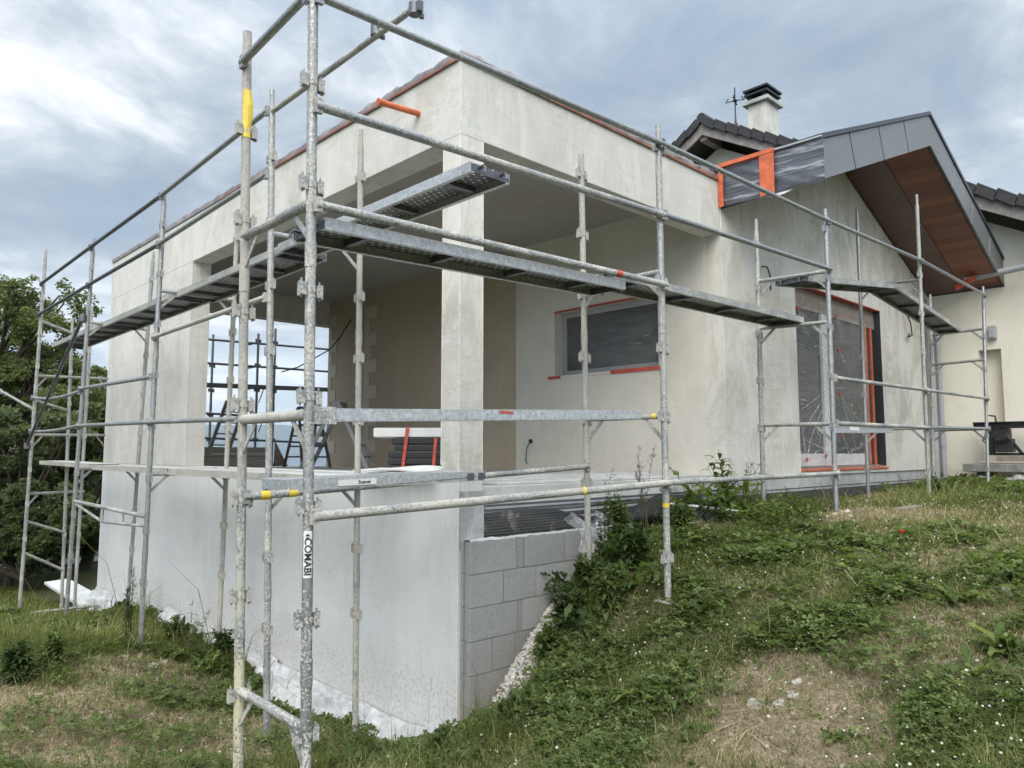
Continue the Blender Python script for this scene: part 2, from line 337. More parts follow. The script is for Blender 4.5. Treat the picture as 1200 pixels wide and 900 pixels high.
def vnoise(x, y, s, seed=0):
    x = x*s; y = y*s; xi = np.floor(x).astype(np.int64); yi = np.floor(y).astype(np.int64); fx = x-xi; fy = y-yi
    fx = fx*fx*(3-2*fx); fy = fy*fy*(3-2*fy)
    def h(a, b):
        t = (a*374761393+b*668265263+seed*1274126177) & 0xffffffff; t = ((t ^ (t >> 13))*1274126177) & 0xffffffff
        return ((t ^ (t >> 16)) & 0xffff)/65535.
    return (h(xi,yi)*(1-fx)+h(xi+1,yi)*fx)*(1-fy)+(h(xi,yi+1)*(1-fx)+h(xi+1,yi+1)*fx)*fy
def fbm(x, y, s, seed=0, o=4):
    t = 0; a = .5
    for i in range(o): t = t+a*vnoise(x, y, s*2**i, seed+i); a *= .5
    return t/(1-.5**o)
def ground(x, y):
    x = np.atleast_1d(np.asarray(x, float)); y = np.atleast_1d(np.asarray(y, float))
    sh = x.shape; x = x.ravel(); y = y.ravel(); z = np.empty_like(x)
    for i in range(0, len(x), 20000):
        xs, ys = x[i:i+20000], y[i:i+20000]
        d2 = (xs[:,None]-CP[None,:,0])**2+(ys[:,None]-CP[None,:,1])**2
        z[i:i+20000] = _tps(d2) @ _W[:_n]+_W[_n]+_W[_n+1]*xs+_W[_n+2]*ys
    r = np.hypot(x-2, y-1); k = np.clip((r-12)/10, 0, 1); k = k*k*(3-2*k)
    far = -2.4 + .05*np.clip(x, -40, 60) - .045*np.clip(y, -40, 400) - .00022*np.clip(r-20, 0, 1e9)**1.35*8
    z = z*(1-k)+np.maximum(far, -120)*k
    z = z+(fbm(x, y, 1.1, 3)-.5)*.10+(fbm(x, y, 6, 9, 3)-.5)*.035
    return z.reshape(sh)
def spaced(lo, hi, a, b, step, growth=1.16):
    xs = list(np.arange(a, b+1e-6, step)); s = step
    while xs[-1] < hi: s *= growth; xs.append(xs[-1]+s)
    s = step
    while xs[0] > lo: s *= growth; xs.insert(0, xs[0]-s)
    return np.array(xs)
gx = spaced(-9000, 9000, -5.5, 10.5, .085); gy = spaced(-9000, 9000, -6.5, 9.5, .085)
X, Y = np.meshgrid(gx, gy); Z = ground(X, Y); nx, ny = len(gx), len(gy)
def ground(x, y):                                       # height on the mesh itself
    x = np.atleast_1d(np.asarray(x, float)); y = np.atleast_1d(np.asarray(y, float))
    i = np.clip(np.searchsorted(gx, x)-1, 0, nx-2); j = np.clip(np.searchsorted(gy, y)-1, 0, ny-2)
    a = (x-gx[i])/(gx[i+1]-gx[i]); b = (y-gy[j])/(gy[j+1]-gy[j])
    return (Z[j,i]*(1-a)+Z[j,i+1]*a)*(1-b)+(Z[j+1,i]*(1-a)+Z[j+1,i+1]*a)*b
def gz(x, y): return float(ground(x, y)[0])
def onground(px, py):
    """Where the ray through a pixel of the photograph meets the terrain."""
    d = np.array(ray(px, py)); c = np.array(CAM); lo, hi = 1.5, 41.5
    for n in (100, 40, 40):
        ts = np.linspace(lo, hi, n+1); P = c[None]+d[None]*ts[:,None]; below = P[:,2] < ground(P[:,0], P[:,1])
        i = int(np.argmax(below)) if below.any() else n
        lo, hi = ts[max(0, i-1)], ts[i]
    p = c+d*hi
    if p[0] > 0 and p[1] > -.25 and px > 700: p = np.array(pv(px, py, -.38))          # never inside the house: stay in front of its walls
    return Vector((p[0], p[1], gz(p[0], p[1])))
# bare / dry patches: (pixel centre in the photograph, radii in metres, amount)
BARE = []
for px, py, ru, rv, am in [(90,840,1.5,.75,1.),(185,805,.9,.5,.9),(30,770,.5,.4,.6),(240,800,.5,.35,.7),(935,835,.38,.55,.9),(900,880,.5,.2,.6),(1165,652,1.0,.35,1.),(1180,715,.8,.25,.8),(1060,775,.9,.3,.75),
                           (930,690,.9,.35,.6),(860,720,.5,.3,.5),(760,705,.35,.3,.5),(975,605,1.6,.35,.8),(1080,598,1.2,.3,.7),(1100,625,1.6,.25,.6),(820,860,.3,.2,.5),(1195,800,.4,.15,.7),(840,650,.7,.25,.45),(1010,650,.8,.25,.5)]:
    c = onground(px, py); BARE.append((c.x, c.y, ru, rv, am))
def bare(x, y):
    b = np.zeros_like(x); n1 = fbm(x, y, 1.7, 21); n2 = fbm(x, y, 5, 33)
    for cx, cy, ru, rv, am in BARE:
        dx = (x-cx)*.72-(y-cy)*.69; dy = (x-cx)*.69+(y-cy)*.72     # long side across the view
        d = np.sqrt((dx/ru)**2+(dy/rv)**2)+(n1-.5)*1.1+(n2-.5)*.7
        b = np.maximum(b, 1.15*am*np.clip((1.5-d)/.7, 0, 1))
    g = np.clip((fbm(x, y, 1.2, 55)-.47)/.14, 0, 1)*.55*np.clip((fbm(x, y, 4, 57)-.35)/.2, 0, 1)*(y < 7.5)
    s = np.clip((y+1.0+.5*(n1-.5))/.25, 0, 1)*np.clip((x-4.0+(n2-.5))/.4, 0, 1)*np.clip((9.6-x+2*(n1-.5))/.6, 0, 1)   # sandy strip along the gable wall
    q = ((x > -.05) & (x < 1.5)).astype(float)*np.clip((y+.95-.35*np.clip(x, 0, 1.3)+.5*(n2-.5))/.25, 0, 1)   # spoil beside the block wall
    return np.clip(np.maximum(np.maximum(b, g), np.maximum(s, q)*(y < .5)), 0, 1)

def m_ground():
    m, nt, bs = newmat('soil_and_turf'); v = coord(nt)
    at = nt.nodes.new('ShaderNodeAttribute'); at.attribute_name = 'bare'
    n1 = noise(nt, v, 3, 8, .7); n2 = noise(nt, v, 22, 6, .75, .8); n3 = noise(nt, coord(nt, (1, 1, 1)), 90, 3, .7)
    soil = ramp(nt, n2, [(.25, (.12,.092,.06)), (.46, (.25,.20,.135)), (.62, (.43,.36,.255)), (.78, (.60,.53,.41))])
    turf = ramp(nt, n2, [(.3, (.034,.034,.016)), (.55, (.080,.076,.036)), (.8, (.19,.155,.085))])
    f = mth(nt, 'ADD', at.outputs['Fac'], mth(nt, 'MULTIPLY', mth(nt, 'SUBTRACT', n1, .5), .9))
    c = mix(nt, ramp(nt, f, [(.25, 0.), (.6, 1.)]), turf, soil)
    c = mix(nt, ramp(nt, n3, [(.62, 0.), (.7, .5)]), c, (.33,.29,.22))
    cd_ = nt.nodes.new('ShaderNodeTexCoord'); ln = nt.nodes.new('ShaderNodeVectorMath'); ln.operation = 'LENGTH'; nt.links.new(cd_.outputs['Object'], ln.inputs[0])
    c = mix(nt, ramp(nt, mth(nt, 'DIVIDE', ln.outputs['Value'], 100), [(.13, 0.), (.2, 1.)]), c, ramp(nt, n1, [(.3, (.035,.055,.017)), (.7, (.065,.09,.03))]))
    setc(nt, bs, c); bs.inputs['Roughness'].default_value = 1; bs.inputs['Specular IOR Level'].default_value = .1
    bump(nt, bs, mth(nt, 'ADD', n2, mth(nt, 'MULTIPLY', n3, .4)), 1., .035); return m
M['ground'] = m_ground()
def mesh_np(name, V, F, mats, attr=None, tri=False, mi=None, smooth=False):
    me = bpy.data.meshes.new(name); k = F.shape[1]
    me.vertices.add(len(V)); me.vertices.foreach_set('co', np.ascontiguousarray(V, np.float32).ravel())
    me.loops.add(F.size); me.loops.foreach_set('vertex_index', np.ascontiguousarray(F, np.int32).ravel())
    me.polygons.add(len(F)); me.polygons.foreach_set('loop_start', np.arange(0, F.size, k, dtype=np.int32))
    if mi is not None: me.polygons.foreach_set('material_index', np.ascontiguousarray(mi, np.int32))
    if smooth: me.polygons.foreach_set('use_smooth', np.ones(len(F), bool))
    if attr:
        for nm, a in attr.items():
            t = me.attributes.new(nm, 'FLOAT', 'POINT'); t.data.foreach_set('value', np.ascontiguousarray(a, np.float32))
    for m in mats: me.materials.append(m)
    me.update(calc_edges=True); me.validate()
    o = bpy.data.objects.new(name, me); COL.objects.link(o); ORG[o.name] = Vector((0,0,0)); return o
ii, jj = np.meshgrid(np.arange(nx-1), np.arange(ny-1)); b0 = (jj*nx+ii).ravel()
GO = mesh_np('ground', np.c_[X.ravel(), Y.ravel(), Z.ravel()], np.c_[b0, b0+1, b0+nx+1, b0+nx], [M['ground']], {'bare': bare(X.ravel(), Y.ravel())}, smooth=True)
tag(GO, kind='structure')
# ------------------------------------------------------------------ house
HOUSE = thing('house', 'pale rendered house with a half plastered flat roofed porch and a brown tiled main roof', 'house', (0, 0, -2.1))
ZT, ZL, ZF, A = 3.19, 2.54, -.27, 3.95          # parapet, lintel, floor, return of the facade
LV, JB, TH = 9.12, 5.56, .25
m = MB(); m.box((0, 0, ZL), (TH, LV, ZT)); m.box((TH, 0, ZL), (A, TH, ZT)); m.box((TH, LV-TH, ZL), (A+.25, LV, ZT))
m.build('ring_beam', M['plaster'], HOUSE, bevel=.006)
m = MB(); m.box((0, JB, -.18), (TH, LV, ZL)); m.build('outer_wall', M['plaster'], HOUSE, bevel=.006)
m = MB(); m.box((0, 0, -2.6), (TH, LV, -.18)); m.build('base_wall', M['plaster_low'], HOUSE, bevel=.006)
m = MB(); m.box((0, 0, -.18), (.24, .215, ZL)); m.build('corner_column', M['plaster_warm'], HOUSE, bevel=.006)
m = MB(); m.box((.010, -.006, -.74), (.256, -.0005, -.30)); m.build('column_foot', M['cement'], HOUSE)
def bead(x, y, z0, z1, fx=0, fy=0):                     # perforated corner strip: fx, fy = side on which a face carries the holes
    m = MB(); m.box((x-.004, y-.004, z0), (x+.004, y+.004, z1)); z = z0+.03
    while z < z1-.03:
        if fy: m.box((x-.0012, y+fy*.012, z), (x+.0012, y+fy*.018, z+.010))
        if fx: m.box((x+fx*.012, y-.0012, z), (x+fx*.018, y+.0012, z+.010))
        z += .045
    m.build('corner_bead', M['bead'], HOUSE)
bead(0, 0, -2.02, 3.16, 1, 1); bead(.24, 0, -.2, ZL, -1, 0); bead(0, .215, -.1, ZL, 0, -1); bead(A, -.002, -.3, 2.86); bead(0, JB, -.15, ZL)
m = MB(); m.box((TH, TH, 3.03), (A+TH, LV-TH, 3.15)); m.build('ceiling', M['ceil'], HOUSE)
m = MB(); m.box((.258, .02, -.42), (A, TH, ZF)); m.box((TH+.008, TH, -.42), (A, LV, ZF)); m.build('floor_slab', M['floor'], HOUSE, bevel=.008)
m = MB(); random.seed(3)
for k in range(6): m.box((.45, .05+.31*k, ZF+.002), (A-.05-.3*(k % 2), .05+.31*k+.285, ZF+.022+.006*(k % 3)))
m.build('floor_panel', M['floor'], HOUSE, bevel=.004)
m = MB(); m.box((.26, .06, -.60), (A, .12, -.42)); m.box((.30, .03, -.455), (A, .058, -.435)); m.box((.30, .03, -.52), (A, .058, -.50)); m.box((.30,.03,-.58),(A,.058,-.56))
m.build('drain_channel', M['grey_pipe'], HOUSE)
# porch back wall with the strip window
w0, w1, wz0, wz1 = .90, 2.65, 1.06, 1.965; SP = 3.43
m = MB(); m.box((A, TH, -.42), (A+TH, w0, 3.03)); m.box((A, w1, -.42), (A+TH, SP, 3.03)); m.box((A, w0, -.42), (A+TH, w1, wz0)); m.box((A, w0, wz1), (A+TH, w1, 3.03))
m.build('porch_wall', M['plaster_in'], HOUSE)
m = MB(); m.box((A+.02, SP, -.42), (A+TH, LV-TH, 3.03)); m.build('brown_wall', M['brown'], HOUSE)
def teeth(v, sgn, w):                                   # toothed courses left bare at the ends of the filled opening
    m = MB(); z = ZF; k = 0
    while z < 2.5:
        d = w if k % 2 else w*.45
        m.box((A+.006, v, z+.006), (A+.02, v+sgn*d, z+.244)); z += .25; k += 1
    m.build('toothed_course', M['brown2'], HOUSE, bevel=.004)
teeth(7.55, -1, .42); teeth(4.55, 1, .36); teeth(8.86, -1, .30)
F = MB(); F.box((A+.17, w0, wz0), (A+.22, w0+.07, wz1)); F.box((A+.17, w1-.07, wz0), (A+.22, w1, wz1)); F.box((A+.17, w0+.07, wz0), (A+.22, w1-.07, wz0+.08)); F.box((A+.17, w0+.07, wz1-.07), (A+.22, w1-.07, wz1))
WN = F.build('window', M['pvc'], HOUSE, bevel=.006)
m = MB(); m.box((A+.185, w0+.07, wz0+.08), (A+.205, w1-.07, wz1-.07)); m.build('pane', M['glass'], WN)
def wavy(v, w): return .006*math.sin(9*v+5*w)+.005*math.sin(23*w-7*v)
m = MB(); m.grid(lambda a, b: (A+.155+wavy(a*3, b*2), w0+.02+(w1-w0-.04)*a, wz0+.02+(wz1-wz0-.04)*b), 30, 16); m.build('plastic_film', M['film'], WN, smooth=True)
m = MB(); m.box((A-.012, w0-.02, wz0-.035), (A+.17, w1+.05, wz0)); m.build('sill', M['plaster_in'], WN, bevel=.004)
m = MB(); m.box((A-.006, w0+.0, wz1-.002), (A+.05, w1-.0, wz1+.014)); m.box((A-.017, w0-.08, wz0-.045), (A-.012, w0+.75, wz0+.005)); m.box((A-.017, w1-.12, wz0-.04), (A-.012, w1+.12, wz0+.0)); m.build('tape', M['red'], WN)
# gable wall beside the porch
RX, RZ, SL = 7.58, 4.26, .395                       # ridge and slope of the small gable
def zw(u): return RZ-abs(u-RX)*SL
UR = 11.2; d0, d1, dz0, dz1 = 5.80, 8.80, -.24, 2.27
m = MB()
for poly in ([(A, -.30), (d0, -.30), (d0, zw(d0)), (A, zw(A))], [(d0, dz1), (d1, dz1), (d1, zw(d1)), (RX, RZ), (d0, zw(d0))], [(d1, -.30), (UR, -.30), (UR, zw(UR)), (d1, zw(d1))], [(d0, -.30), (d1, -.30), (d1, dz0), (d0, dz0)]):
    m.prism([(u, 0, z) for u, z in poly], (0, TH, 0))
m.build('gable_wall', M['plaster_warm'], HOUSE)
m = MB(); m.box((A+.02, .03, -.46), (UR, .2, -.30)); m.box((A+.02, .045, -.80), (UR, .2, -.47)); m.build('plinth', M['cement'], HOUSE)
m = MB(); m.box((A+.02, -.01, -.72), (UR-.1, .03, -.50)); m.build('plinth_membrane', M['dimple'], HOUSE)
# sliding door, masked with film
D = MB(); y0, y1 = .10, .17
D.box((d0, y0, dz1-.30), (d1, y1, dz1)); DR = D.build('sliding_door', M['rust'], HOUSE, bevel=.006)
m = MB(); m.box((d0, y0-.008, dz0+.001), (d1, y1, dz0+.048)); m.build('bottom_track', M['rust'], DR)
m = MB(); m.box((d0, y0, dz0+.05), (d0+.07, y1, dz1-.30)); m.box((6.78, y0-.02, dz0+.05), (6.90, y1, dz1-.30)); m.box((6.93, y0-.01, dz0+.05), (7.0, y1, dz1-.30)); m.build('frame', M['pvc_white'], DR, bevel=.005)
m = MB(); m.box((d0+.07, y0+.02, dz0+.22), (6.78, y1-.02, dz1-.30)); m.box((7.0, y0+.03, dz0+.22), (8.38, y1-.01, dz1-.30)); m.build('pane', M['glass'], DR)
m = MB(); m.box((d0+.07, y0+.01, dz0+.05), (6.78, y1, dz0+.22)); m.box((7.0, y0+.01, dz0+.05), (8.38, y1, dz0+.22)); m.build('bottom_rail', M['pvc_white'], DR, bevel=.005)
m = MB(); m.box((8.415, y0-.002, dz0+.05), (8.45, y1-.04, dz1-.30)); m.box((8.62, y0-.002, dz0+.05), (8.675, y1-.04, dz1-.30)); m.build('orange_strip', M['orange'], DR)
m = MB(); m.box((8.45, y0+.02, dz0+.05), (8.62, y1-.03, dz1-.30)); m.box((8.675, y0+.02, dz0+.05), (d1, y1-.03, dz1-.30)); m.box((d1-.012, .004, dz0+.036), (d1-.001, y0+.018, dz1-.016)); m.box((8.38, y0+.02, dz0+.05), (8.415, y1-.03, dz1-.3)); m.build('dark_track', M['zinc_dark'], DR)
m = MB(); m.box((d0-.0, -.03, dz0-.012), (d1+.01, y0-.01, dz0+.012)); m.build('threshold', M['orange'], DR, bevel=.006)
m = MB(); m.box((d0, .002, dz1-.014), (d1, y0-.002, dz1-.001)); m.build('tape', M['red'], DR)
m = MB(); m.grid(lambda a, b: (d0+.02+(8.36-d0)*a, .075+wavy(a*6, b*5), dz0+.06+(dz1-dz0-.32)*b), 40, 34); m.build('plastic_film', M['film'], DR, smooth=True)
m = MB(); t = MB(); random.seed(5)
for (px, pz_, angs, L) in [(7.0, .95, (200, 212, 222, 233, 243), 1.25), (7.0, -.02, (188, 200, 212, 170), .95), (6.98, 1.55, (205, 222, 236), .55), (7.25, 2.0, (300, 312, 325), .55), (7.28, 1.5, (318, 330), .5),
                           (7.28, .85, (305, 318, 330), .9), (7.28, .25, (310, 328), .6), (6.1, -.1, (20, 60, 100, 140), .45), (6.7, -.05, (30, 75, 120), .3), (6.0, 1.95, (300, 315), .5)]:
    for a in angs:
        a = R(a+random.uniform(-4, 4)); l = L*random.uniform(.7, 1.1); q = Vector((px+math.cos(a)*l, .062, pz_+math.sin(a)*l)); p = Vector((px, .062, pz_))
        if q.x < d0+.03: q = p+(q-p)*((d0+.03-p.x)/(q.x-p.x))
        if q.z < dz0+.06: q = p+(q-p)*((dz0+.06-p.z)/(q.z-p.z))
        q2 = q+Vector((random.uniform(-.02, .02), .006, random.uniform(-.02, .02)))
        m.path([p, (p+q)/2+Vector((0, .004, -.008)), q], [.003, .0075, .0015], 5)
    t.obox((px+.0, .052, pz_), (.035, 0, .01), (0, .003, 0), (-.006, 0, .022))
m.build('film_fold', M['film_fold'], DR, smooth=True); t.build('red_tape_scrap', M['red'], DR)
# parapet film and tape
m = MB()
def wob(k): return .012*math.sin(k*7.1)+.010*math.sin(k*17.3+1)
NS = 90
def ppt(s):        # along the outer edge: far left end -> corner -> right end
    L1 = LV+.02
    if s < L1: return Vector((0, LV-s, 0)), Vector((-1, 0, 0))
    return Vector((s-L1, 0, 0)), Vector((0, -1, 0))
def strip(mm, s0, s1, z0, z1, off, n, amp, top=True):
    V = []
    for i in range(n):
        s = s0+(s1-s0)*i/(n-1); p, o = ppt(s); k = s
        for (dz, do) in ((z0, off), (z0+(z1-z0)*.6, off+amp*abs(wob(k*1.7))), (z1+amp*wob(k*2.3), off*.3), (z1+.012+amp*.5*wob(k*1.3), -.26)):
            V.append(p+o*do+Vector((0, 0, dz)))
    mm.add(V, [(i*4+j, (i+1)*4+j, (i+1)*4+j+1, i*4+j+1) for i in range(n-1) for j in range(3)])
strip(m, 0, LV+.02, ZT-.02, ZT+.055, .014, 120, .8); strip(m, LV+.021, LV+.02+A, ZT-.02, ZT+.055, .014, 60, .8)
m.build('parapet_film', M['film_grey'], HOUSE, smooth=True)
m = MB()
strip(m, 4.4, LV+.02, ZT-.030, ZT+.0, .021, 60, .3); strip(m, LV+.021, LV+.02+A, ZT-.032, ZT+.004, .021, 50, .3)
m.build('parapet_tape', M['tape_dull'], HOUSE, smooth=True)
m = MB(); m.box((TH, TH, 3.152), (A, LV-TH, 3.185)); m.build('flat_roof', M['zinc_dark'], HOUSE)
m = MB(); p = pu(491, 133, 0); q = pv(443, 119, p.y); m.tube(p+Vector((.05, 0, 0)), q, .026, 14); m.tube(q, q+(q-p).normalized()*-.05, .030, 14); m.build('drain_spout', M['orange_pipe'], HOUSE, smooth=True)
# small gable roof: eaves at A, ridge RX, verge at y = -1.2
YV = -1.21; H = .44; ZB = 2.865
def zs(u): return ZB+(min(u, 2*RX-u)-A)*SL+.0
UE = 2*RX-A
m = MB()
cs = math.cos(math.atan(SL)); lean = H*SL*cs*cs*1.0
for u0, u1, sg in ((A, RX, -1), (RX, UE, 1)):
    for k in range(4):                                  # sheet panels with open joints, square to the slope
        a = u0+(u1-u0)*k/4+(.014 if k else 0); b = u0+(u1-u0)*(k+1)/4-(.014 if k < 3 else 0); la = lean*sg if k else 0; lb = lean*sg if k < 3 else 0
        m.prism([(a, YV, zs(a)), (b, YV, zs(b)), (b+lb, YV, zs(b+lb)+H), (a+la, YV, zs(a+la)+H)], (0, .02, 0))
PR = m.build('porch_roof', M['zinc'], HOUSE, bevel=.003)
m = MB(); m.prism([(A, YV+.022, ZB+.01), (RX, YV+.022, zs(RX)+.01), (UE, YV+.022, ZB+.01), (UE, YV+.022, ZB+H-.01), (RX, YV+.022, zs(RX)+H-.01), (A, YV+.022, ZB+H-.01)], (0, .03, 0)); m.build('verge_core', M['zinc_dark'], PR)
m = MB(); e = .06
m.prism([(A-.02, YV-.02, ZB+H), (RX, YV-.02, zs(RX)+H+.006), (RX, YV-.02, zs(RX)+H+e), (A-.02, YV-.02, ZB+H+e-.006)], (0, 7.2, 0)); m.prism([(RX, YV-.02, zs(RX)+H+.006), (UE+.02, YV-.02, ZB+H), (UE+.02, YV-.02, ZB+H+e), (RX, YV-.02, zs(RX)+H+e)], (0, 7.2, 0)); m.build('covering', M['zinc_dark'], PR)
for nm, ya, yb, dz in (('soffit', YV+.052, -.58, 0), ('soffit', -.575, -.002, -.014)):
    m = MB(); m.prism([(A+.03, ya, ZB+.012+dz), (RX, ya, zs(RX)+dz), (RX, ya, zs(RX)+.03+dz), (A+.03, ya, ZB+.04+dz)], (0, yb-ya, 0)); m.prism([(RX, ya, zs(RX)+dz), (UE-.03, ya, ZB+.012+dz), (UE-.03, ya, ZB+.04+dz), (RX, ya, zs(RX)+.03+dz)], (0, yb-ya, 0))
    m.build(nm, M['soffit' if dz == 0 else 'soffit_film'], PR)
m = MB(); m.box((A-.0, YV, ZB-.005), (A+.02, -.004, ZB+H)); m.build('eave_board', M['zinc'], PR)
m = MB(); m.box((UE-.02, YV, ZB-.02), (UE, 0, ZB+H)); m.tube((UE+.06, -1.9, ZB+.05), (UE+.06, 6, ZB+.05), .06, 10); m.build('eave_gutter', M['zinc_dark'], PR)
m = MB()
def filmpt(a, b):
    y = YV-.03+(1.21+.03)*a; z = ZB-.02+(H+.04)*b
    k = max(0, math.sin(7*a-5*b+.4))**6+.6*max(0, math.sin(12*a-9*b+2))**8; return (A-.014-.022*k*(1-abs(2*b-1)**3)-.006*math.sin(5*a+2), y, z)
m.grid(filmpt, 40, 14); m.build('masking_film', M['film_dark'], PR, smooth=True)
m = MB(); x = A-.058
m.box((x, -.075, ZB-.03), (x+.006, -.012, ZB+H)); m.box((x, -.70, ZB-.03), (x+.006, -.53, ZB+H+.02)); m.box((x-.006, -.70, ZB+H+.0), (x+.05, -.012, ZB+H+.045))
m.build('tape', M['orange'], PR)
m = MB(); m.tube((A-.03, YV-.02, ZB+H+.02), (A-.03, -.70, ZB+H+.025), .013, 8); m.build('edge_roll', M['pvc'], PR)
m = MB(); m.grid(lambda a, b: (A+.0-.02*math.sin(3*a)*(1-b), -.95+.5*a, ZB-.0-.06*math.sin(math.pi*a)*(1-b)), 12, 4); m.build('film_tail', M['sheet'], PR, smooth=True)
# main roof: verge faces the flat roof
VU, RV, RZM, MS = 10.5, 4.2, 7.42, .563
def zm(v): return RZM-abs(v-RV)*MS
WU = UR
m = MB(); ww = WU
poly = [(ww, -3.4, -.75), (ww, 10, -.75), (ww, 10, zm(10)-.45), (ww, RV, RZM-.45), (ww, -.02, zm(-.02)-.45)]
# the old wall towards the terrace has a door recess
q0, q1, qz0, qz1 = -1.10, -.76, -.22, 1.78
m.prism([(ww, .0, -.3), (ww, 10, -.3), (ww, 10, zm(10)-.45), (ww, RV, RZM-.45), (ww, 0, zm(0)-.45)], (.3, 0, 0))
m.prism([(ww, q1, -.8), (ww, 0, -.8), (ww, 0, zm(0)-.45), (ww, q1, zm(q1)-.45)], (.3, 0, 0)); m.prism([(ww, q0, qz1), (ww, q1, qz1), (ww, q1, zm(q1)-.45), (ww, q0, zm(q0)-.45)], (.3, 0, 0))
m.prism([(ww, -2.6, -.8), (ww, q0, -.8), (ww, q0, zm(q0)-.45), (ww, -2.6, zm(-2.6)-.45)], (.3, 0, 0)); m.box((ww, q0, -.8), (ww+.3, q1, qz0))
m.prism([(ww+.3, -2.6, -.8), (ww+6, -2.6, -.8), (ww+6, -2.6, 3.0), (ww+.3, -2.6, 3.0)], (0, .3, 0))
m.build('old_wall', M['stucco'], HOUSE)
m = MB(); m.box((ww+.22, q0+.003, qz0), (ww+.27, q1-.003, qz1-.003)); m.build('recessed_door', M['stucco'], HOUSE)
m = MB(); c = pu(1163, 390, WU-.05); m.box((WU-.11, c.y-.06, c.z-.11), (WU-.004, c.y+.06, c.z+.12)); m.box((WU-.13, c.y-.045, c.z-.09), (WU-.11, c.y+.045, c.z+.07)); m.build('wall_lamp', M['grey_pipe'], HOUSE, bevel=.008)
m = MB()
m.prism([(VU+.06, -3.2, zm(-3.2)-.04), (VU+.06, RV, RZM-.04), (VU+.06, RV, RZM-.20), (VU+.06, -3.2, zm(-3.2)-.20)], (12, 0, 0)); m.prism([(VU+.06, RV, RZM-.04), (VU+.06, 11.5, zm(11.5)-.04), (VU+.06, 11.5, zm(11.5)-.20), (VU+.06, RV, RZM-.20)], (12, 0, 0))
MR = m.build('main_roof', M['bark'], HOUSE)
m = MB()
for sg, e in ((-1, 7.4), (1, 7.2)):
    f = lambda v: RZM-abs(v)*MS
    m.prism([(VU, RV, RZM-.10), (VU, RV+sg*e, f(e)-.10), (VU, RV+sg*e, f(e)-.36), (VU, RV, RZM-.36)], (.055, 0, 0))
m.build('verge_board', M['verge'], MR, bevel=.005)
m = MB(); n = Vector((0, MS, 1)).normalized()
for sg in (-1, 1):
    t = Vector((0, sg, -MS)).normalized(); nn = Vector((0, sg*MS, 1)).normalized(); k = 0; s = .10
    while s < 8.3:                                    # verge tiles, each lapping the next
        c = Vector((VU+.10, RV, RZM))+t*(s+.165)+nn*.03+t*0
        ax = (t*.185+nn*-.022); m.obox(c, ax, (.19, 0, 0), nn*.022); m.obox(c+Vector((-.165, 0, 0))-nn*.075, ax, (.022, 0, 0), nn*.085)
        s += .33; k += 1
m.build('verge_tile', M['tile'], MR, bevel=.012)
m = MB()
for sg in (-1, 1):                                    # tiled slopes in courses
    t = Vector((0, sg, -MS)).normalized(); nn = Vector((0, sg*MS, 1)).normalized(); s = .15
    while s < 8.2:
        c = Vector((VU+6.3, RV, RZM))+t*(s+.165)+nn*.02; m.obox(c, t*.18-nn*.02, (5.98, 0, 0), nn*.018); s += .33
m.build('roof_tiles', M['tile'], MR)
m = MB(); m.tube((VU-.04, RV, RZM+.03), (VU+12, RV, RZM+.03), .11, 12); m.build('ridge_cap', M['tile'], MR, smooth=True)
for v in (RV, RV-2.6, RV+2.6, RV-5.0): m = MB(); m.box((VU+.06, v-.09, zm(v)-.48), (WU-.001, v+.09, zm(v)-.21)); m.build('purlin', M['rust'], MR, bevel=.008)
m = MB()
m.prism([(VU+.1, -3.1, zm(-3.1)-.21), (VU+.1, RV-.1, RZM-.27), (VU+.1, RV-.1, RZM-.25), (VU+.1, -3.1, zm(-3.1)-.202)], (.6, 0, 0)); m.build('roof_underside', M['bark'], MR)
m = MB(); m.tube(pu(1130, 328, UR-.35), pu(1203, 312, UR-.35), .055, 10); m.build('gutter', M['grey_pipe'], HOUSE, smooth=True)
m = MB(); m.tube((UR-.14, -.16, -.55), (UR-.14, -.16, 2.55), .05, 12); m.tube((UR-.34, -.10, -.55), (UR-.34, -.10, 2.75), .055, 12)
m.tube((UR-.14, -.16, .1), (UR-.14, -.16, .35), .062, 12); m.build('downpipe', M['grey_pipe'], HOUSE, smooth=True)
m = MB(); a = pu(1120, 338, UR-.45); b = pu(1143, 325, UR-.45); m.obox((a+b)/2, (b-a)/2, (.03, 0, 0), (0, .01, .035)); m.build('red_tape_scrap', M['red'], HOUSE)
# chimney
c0 = Vector((13.0, 3.92, 0)); cw, cl = .49, .62
m = MB(); m.box((c0.x, c0.y, 6.9), (c0.x+cl, c0.y+cw, 8.62)); CH = m.build('chimney', M['plaster'], HOUSE, bevel=.01)
m = MB(); m.box((c0.x-.10, c0.y-.10, 8.62), (c0.x+cl+.10, c0.y+cw+.10, 8.72)); m.build('chimney_slab', M['cement'], CH, bevel=.012)
m = MB(); m.box((c0.x+.0, c0.y+.0, 8.72), (c0.x+cl-.0, c0.y+cw-.0, 8.78))
for i in (0, 1):
    for j in (0, 1): m.box((c0.x+.02+i*(cl-.13), c0.y+.02+j*(cw-.13), 8.78), (c0.x+.11+i*(cl-.13), c0.y+.11+j*(cw-.13), 8.97))
m.box((c0.x-.06, c0.y-.06, 8.86), (c0.x+cl+.06, c0.y+cw+.06, 8.91)); cx, cy = c0.x+cl/2, c0.y+cw/2
